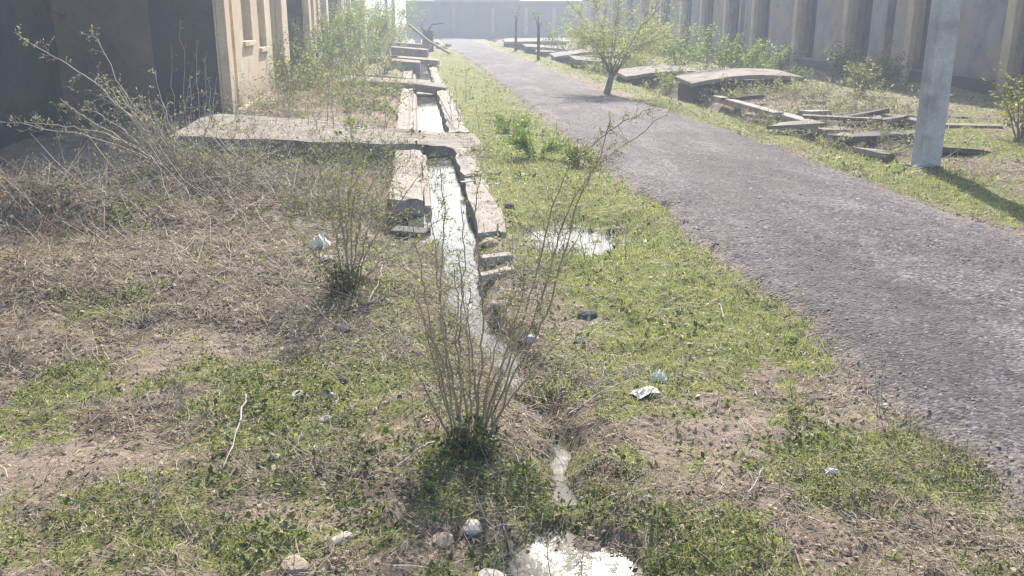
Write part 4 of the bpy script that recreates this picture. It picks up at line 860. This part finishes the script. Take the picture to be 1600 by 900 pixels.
def scatter(n, fn, ymax=60, seed=1, ymin=1.4, pw=1.0):
    r = np.random.default_rng(seed)
    u = r.random(n) ** pw; y = ymin * (ymax / ymin) ** u
    half = 0.66 * y + .6; c = .1 * y
    x = c + (r.random(n) * 2 - 1) * half
    b, z = blocked(x, y); g, l, s = cover(x, y); d = fn(g, l, s, x, y)
    k = (~b) & (r.random(n) < d)
    return x[k], y[k], z[k], g[k], l[k], r
def lodw(y): return np.maximum(1.0, (y / 3.0) ** .75)
def blades(name, n, fn, h0, h1, w0, c1, c2, m, seed, lean=.6, ymax=60, pw=1.0):
    x, y, z, g, l, r = scatter(n, fn, ymax, seed, pw=pw); N_ = len(x); s = lodw(y)
    cl = fbm(x * 5, y * 5, 2, seed)
    h = (h0 + (h1 - h0) * r.random(N_) ** 1.7) * (.5 + cl) * np.minimum(s, 2.2) ** .55; wd = w0 * (.7 + .6 * r.random(N_)) * s
    a = r.random(N_) * 6.283; ca, sa = np.cos(a), np.sin(a); ln = lean * (.3 + r.random(N_)); bd = r.random(N_) * 6.283
    dx, dy = np.cos(bd) * ln * h, np.sin(bd) * ln * h
    P = np.stack([x, y, z - .004], -1); W = np.stack([ca * wd, sa * wd, 0 * wd], -1) * .5
    Mid = P + np.stack([dx * .35, dy * .35, h * .6], -1); Tip = P + np.stack([dx, dy, h * (1 - .25 * ln)], -1)
    V = np.stack([P - W, P + W, Mid - W * .75, Mid + W * .75, Tip], 1).reshape(-1, 3)
    i = np.arange(N_)[:, None] * 5
    T = np.concatenate([i + [0, 1, 3], i + [0, 3, 2], i + [2, 3, 4]], 0)
    t = r.random(N_)[:, None]; k = (.65 + .7 * r.random(N_))[:, None]
    C = (np.array(c1) * (1 - t) + np.array(c2) * t) * k
    return tag(tri_mesh(name, V, T, m, np.repeat(C, 5, 0)), kind='stuff')
def straws(name, n, fn, l0, l1, w0, c1, c2, m, seed, lift=.15, ymax=40, zoff=.006):
    x, y, z, g, l, r = scatter(n, fn, ymax, seed); N_ = len(x); s = lodw(y)
    L = (l0 + (l1 - l0) * r.random(N_) ** 2) * np.minimum(s, 2.5) ** .6; wd = w0 * (.6 + .8 * r.random(N_)) * s
    a = r.random(N_) * 6.283; e = np.abs(r.normal(0, lift, N_)); b = r.normal(0, .35, N_)
    D = np.stack([np.cos(a), np.sin(a), 0 * a], -1); S = np.stack([-np.sin(a), np.cos(a), 0 * a], -1) * (wd * .5)[:, None]
    P = np.stack([x, y, z + zoff], -1); Q = P + D * (L * .5)[:, None] + S * 0; Q[:, 2] = blocked(Q[:, 0], Q[:, 1])[1] + zoff + np.sin(e) * L * .5
    Q += np.stack([-np.sin(a), np.cos(a), 0 * a], -1) * (b * L * .3)[:, None]
    E_ = P + D * L[:, None]; E_[:, 2] = blocked(E_[:, 0], E_[:, 1])[1] + zoff + np.sin(e * 1.3) * L * .8
    Q[:, 2] = np.maximum(Q[:, 2], WATER_Z + .004); E_[:, 2] = np.maximum(E_[:, 2], WATER_Z + .004)
    U = np.array([0, 0, 1.0]) * (wd * .25)[:, None]
    V = np.stack([P - S, P + S + U, Q - S, Q + S + U, E_ - S * .4, E_ + S * .4], 1).reshape(-1, 3); i = np.arange(N_)[:, None] * 6
    T = np.concatenate([i + [0, 1, 3], i + [0, 3, 2], i + [2, 3, 5], i + [2, 5, 4]], 0)
    t = r.random(N_)[:, None]; k = (.6 + .8 * r.random(N_))[:, None]; C = (np.array(c1) * (1 - t) + np.array(c2) * t) * k
    return tag(tri_mesh(name, V, T, m, np.repeat(C, 6, 0)), kind='stuff')
def weeds(name, n, per, fn, rad, hgt, ls, c1, c2, seed, ymax=30):
    x, y, z, g, l, r = scatter(n, fn, ymax, seed); s = lodw(y)
    x, y, s = (np.repeat(q, per) for q in (x, y, s)); N_ = len(x)
    a = r.random(N_) * 6.283; rr = np.sqrt(r.random(N_)) * rad * s ** .5
    x = x + np.cos(a) * rr; y = y + np.sin(a) * rr; b, z = blocked(x, y); k = ~b; x, y, s, z, a, rr = (q[k] for q in (x, y, s, z, a, rr)); N_ = len(x)
    z = z + r.random(N_) * hgt * np.clip(1.2 - rr / (rad * s ** .5), .15, 1)
    sz = ls * (.55 + .9 * r.random(N_)) * s; el = r.normal(.35, .45, N_); az = a + r.normal(0, 1.0, N_)
    D = np.stack([np.cos(az) * np.cos(el), np.sin(az) * np.cos(el), np.sin(el)], -1); S = np.stack([-np.sin(az), np.cos(az), r.normal(0, .45, N_)], -1)
    S /= np.linalg.norm(S, axis=1)[:, None]; Nn = np.cross(D, S)
    P = np.stack([x, y, z + .003], -1); q = sz[:, None]
    V = np.stack([P, P + D * q * .5 + S * q * .3 + Nn * q * .08, P + D * q, P + D * q * .5 - S * q * .3 + Nn * q * .08], 1).reshape(-1, 3); i = np.arange(N_)[:, None] * 4
    T = np.concatenate([i + [0, 1, 2], i + [0, 2, 3]], 0)
    t = r.random(N_)[:, None]; kk = (.6 + .8 * r.random(N_))[:, None]; C = (np.array(c1) * (1 - t) + np.array(c2) * t) * kk
    return tag(tri_mesh(name, V, T, M['leaf'], np.repeat(C, 4, 0)), kind='stuff')
gpos = lambda g, l, s, x, y: np.clip((g - .22) * 1.3, 0, 1)
blades('short_grass', 330000, lambda g, l, s, x, y: np.clip((g - .12) * 1.1, 0.0, 1) * (.4 + .6 * sst(.2, .9, x)), .012, .06, .0022, (.125, .165, .045), (.26, .28, .09), M['leaf'], 21, .9)
blades('dry_grass', 200000, lambda g, l, s, x, y: np.clip(.22 + .5 * l - .15 * s, 0, 1) * .8, .012, .06, .0018, (.17, .135, .085), (.37, .31, .20), M['straw'], 22, 1.3)
weeds('weed_leaves', 26000, 15, lambda g, l, s, x, y: np.clip((g - .28) * 1.2, 0, 1) * (1 - .85 * sst(.5, .9, x) * sst(2.6, 4.0, y)), .05, .06, .0115, (.075, .11, .038), (.21, .23, .095), 23)
straws('straw_litter', 130000, lambda g, l, s, x, y: np.clip(.2 + .65 * l - .3 * s, 0, 1), .02, .11, .0021, (.18, .15, .105), (.46, .40, .31), M['straw'], 24)
straws('dead_twig_litter', 90000, lambda g, l, s, x, y: np.clip(1.2 * (l - .35), 0, 1), .05, .22, .0032, (.10, .075, .055), (.26, .21, .17), M['straw'], 25, .3)
straws('dead_leaf_litter', 110000, lambda g, l, s, x, y: np.clip(.1 + .5 * l, 0, 1), .008, .026, .011, (.11, .075, .055), (.34, .27, .20), M['straw'], 26, .4)
weeds('broad_leaf_weeds', 3600, 14, lambda g, l, s, x, y: np.clip((fbm(x * 1.3, y * 1.3, 3, 93) - .5) * 6, 0, 1) * np.clip(g * 1.6, 0, 1) * (1 - .8 * sst(.6, 1.0, x) * sst(2.8, 4.2, y)), .07, .05, .024, (.05, .085, .025), (.15, .19, .065), 33, 14)
# brush piled on the mound: steeper grey stems
straws('brushwood', 60000, lambda g, l, s, x, y: np.clip(1.1 * (G(x, y, -2.3, 8.3, 1.3, .8) + .9 * G(x, y, -1.5, 9.6, 1.1, .8) + .4 * G(x, y, -3.4, 7.0, 1.0, .4)) , 0, 1) * 1.0, .12, .5, .0026, (.09, .075, .065), (.36, .31, .27), M['straw'], 27, .5, 14, .02)
straws('reddish_brush', 22000, lambda g, l, s, x, y: np.clip(G(x, y, -3.1, 7.0, 1.2, .8) + .8 * G(x, y, -2.6, 4.6, .8, .35) + .8 * G(x, y, -1.6, 16.5, .9, 1.6), 0, 1), .05, .3, .0026, (.20, .12, .09), (.40, .28, .22), M['straw'], 28, .5, 20, .01)
# pebbles: road edges and soil
def pebbles(name, n, fn, s0, s1, c1, c2, seed, m, ymax=30, road=False):
    r = np.random.default_rng(seed); u_ = r.random(n); y = 1.4 * (ymax / 1.4) ** u_; x = .1 * y + (r.random(n) * 2 - 1) * (.66 * y + .6)
    l, rr = road_edges(y); g, li, s = cover(x, y)
    k = r.random(n) < fn(x, y, l, rr, s); x, y = x[k], y[k]; l, rr = road_edges(y); N_ = len(x)
    z = zfun(x, y); inside = (x > l) & (x < rr); uu = (x - l) / (rr - l)
    rz = .035 + .03 * (1 - (2 * uu - 1) ** 2) + .03 * (fbm(x * .9, y * .5, 3, 70) - .5)
    e = np.minimum(x - l, rr - x); rz = rz - (1 - sst(0, .10, e)) * .07; z = np.where(inside, np.maximum(rz, z), z)
    sz = (s0 + (s1 - s0) * r.random(N_) ** 3) * lodw(y) ** .6
    base = np.array([(1, 0, 0), (.3, .95, 0), (-.8, .6, 0), (-.8, -.6, 0), (.3, -.95, 0), (0.1, 0.05, .75)], float)
    V = base[None] * (.7 + .6 * r.random((N_, 6, 3))); a = r.random(N_) * 6.28; ca, sa = np.cos(a)[:, None], np.sin(a)[:, None]
    V = np.stack([V[..., 0] * ca - V[..., 1] * sa, V[..., 0] * sa + V[..., 1] * ca, V[..., 2]], -1) * sz[:, None, None] * .5; V[:, :5, 2] -= (sz * .05)[:, None]
    V = V + np.stack([x, y, z], -1)[:, None]; i = np.arange(N_)[:, None] * 6
    T = np.concatenate([i + [j, (j + 1) % 5, 5] for j in range(5)], 0); t = r.random(N_)[:, None]; C = np.array(c1) * (1 - t) + np.array(c2) * t
    return tag(tri_mesh(name, V.reshape(-1, 3), T, m, np.repeat(C, 6, 0)), kind='stuff')
M['peb'] = leafmat('gravel_stone', 0.0, .85)
pebbles('road_gravel', 120000, lambda x, y, l, r, s: ((x > l - .12) & (x < r + .12)) * (.12 + .8 * np.exp(-((x - l) / .14) ** 2) + .7 * np.exp(-((x - r) / .16) ** 2)), .006, .019, (.10, .09, .09), (.26, .235, .225), 31, M['peb'])
pebbles('loose_road_stones', 26000, lambda x, y, l, r, s: (x > l + .05) & (x < r - .05) & (fbm(x * 1.2, y * .5, 3, 51) > .46), .008, .024, (.10, .088, .09), (.30, .265, .26), 35, M['peb'], 26)
pebbles('soil_gravel', 60000, lambda x, y, l, r, s: (x < l) * (.08 + .35 * s) * ~((x > -.3) & (x < .7)), .005, .022, (.22, .16, .12), (.42, .33, .26), 32, M['peb'], 14)

pebbles('soil_clods', 12000, lambda x, y, l, r, s: (x < l) * (.25 + .5 * s) * ~((x > -.3) & (x < .7) & (y > 3)), .01, .036, (.13, .095, .07), (.30, .23, .18), 34, M['peb'], 12)
# ------------------------------------------------------------------ haze
hb = MB(); hb.box(-330, 330, -70, 360, -2.0, 9.0)
m = bpy.data.materials.new('haze_air'); m.use_nodes = True; n = m.node_tree; n.nodes.clear()
pv = n.nodes.new('ShaderNodeVolumePrincipled'); ou = n.nodes.new('ShaderNodeOutputMaterial')
pv.inputs['Color'].default_value = (.72, .82, 1.0, 1); pv.inputs['Density'].default_value = HAZE_DENSITY; pv.inputs['Anisotropy'].default_value = 0.25
n.links.new(pv.outputs[0], ou.inputs['Volume'])
hz = hb.build('haze', m); tag(hz, kind='stuff')
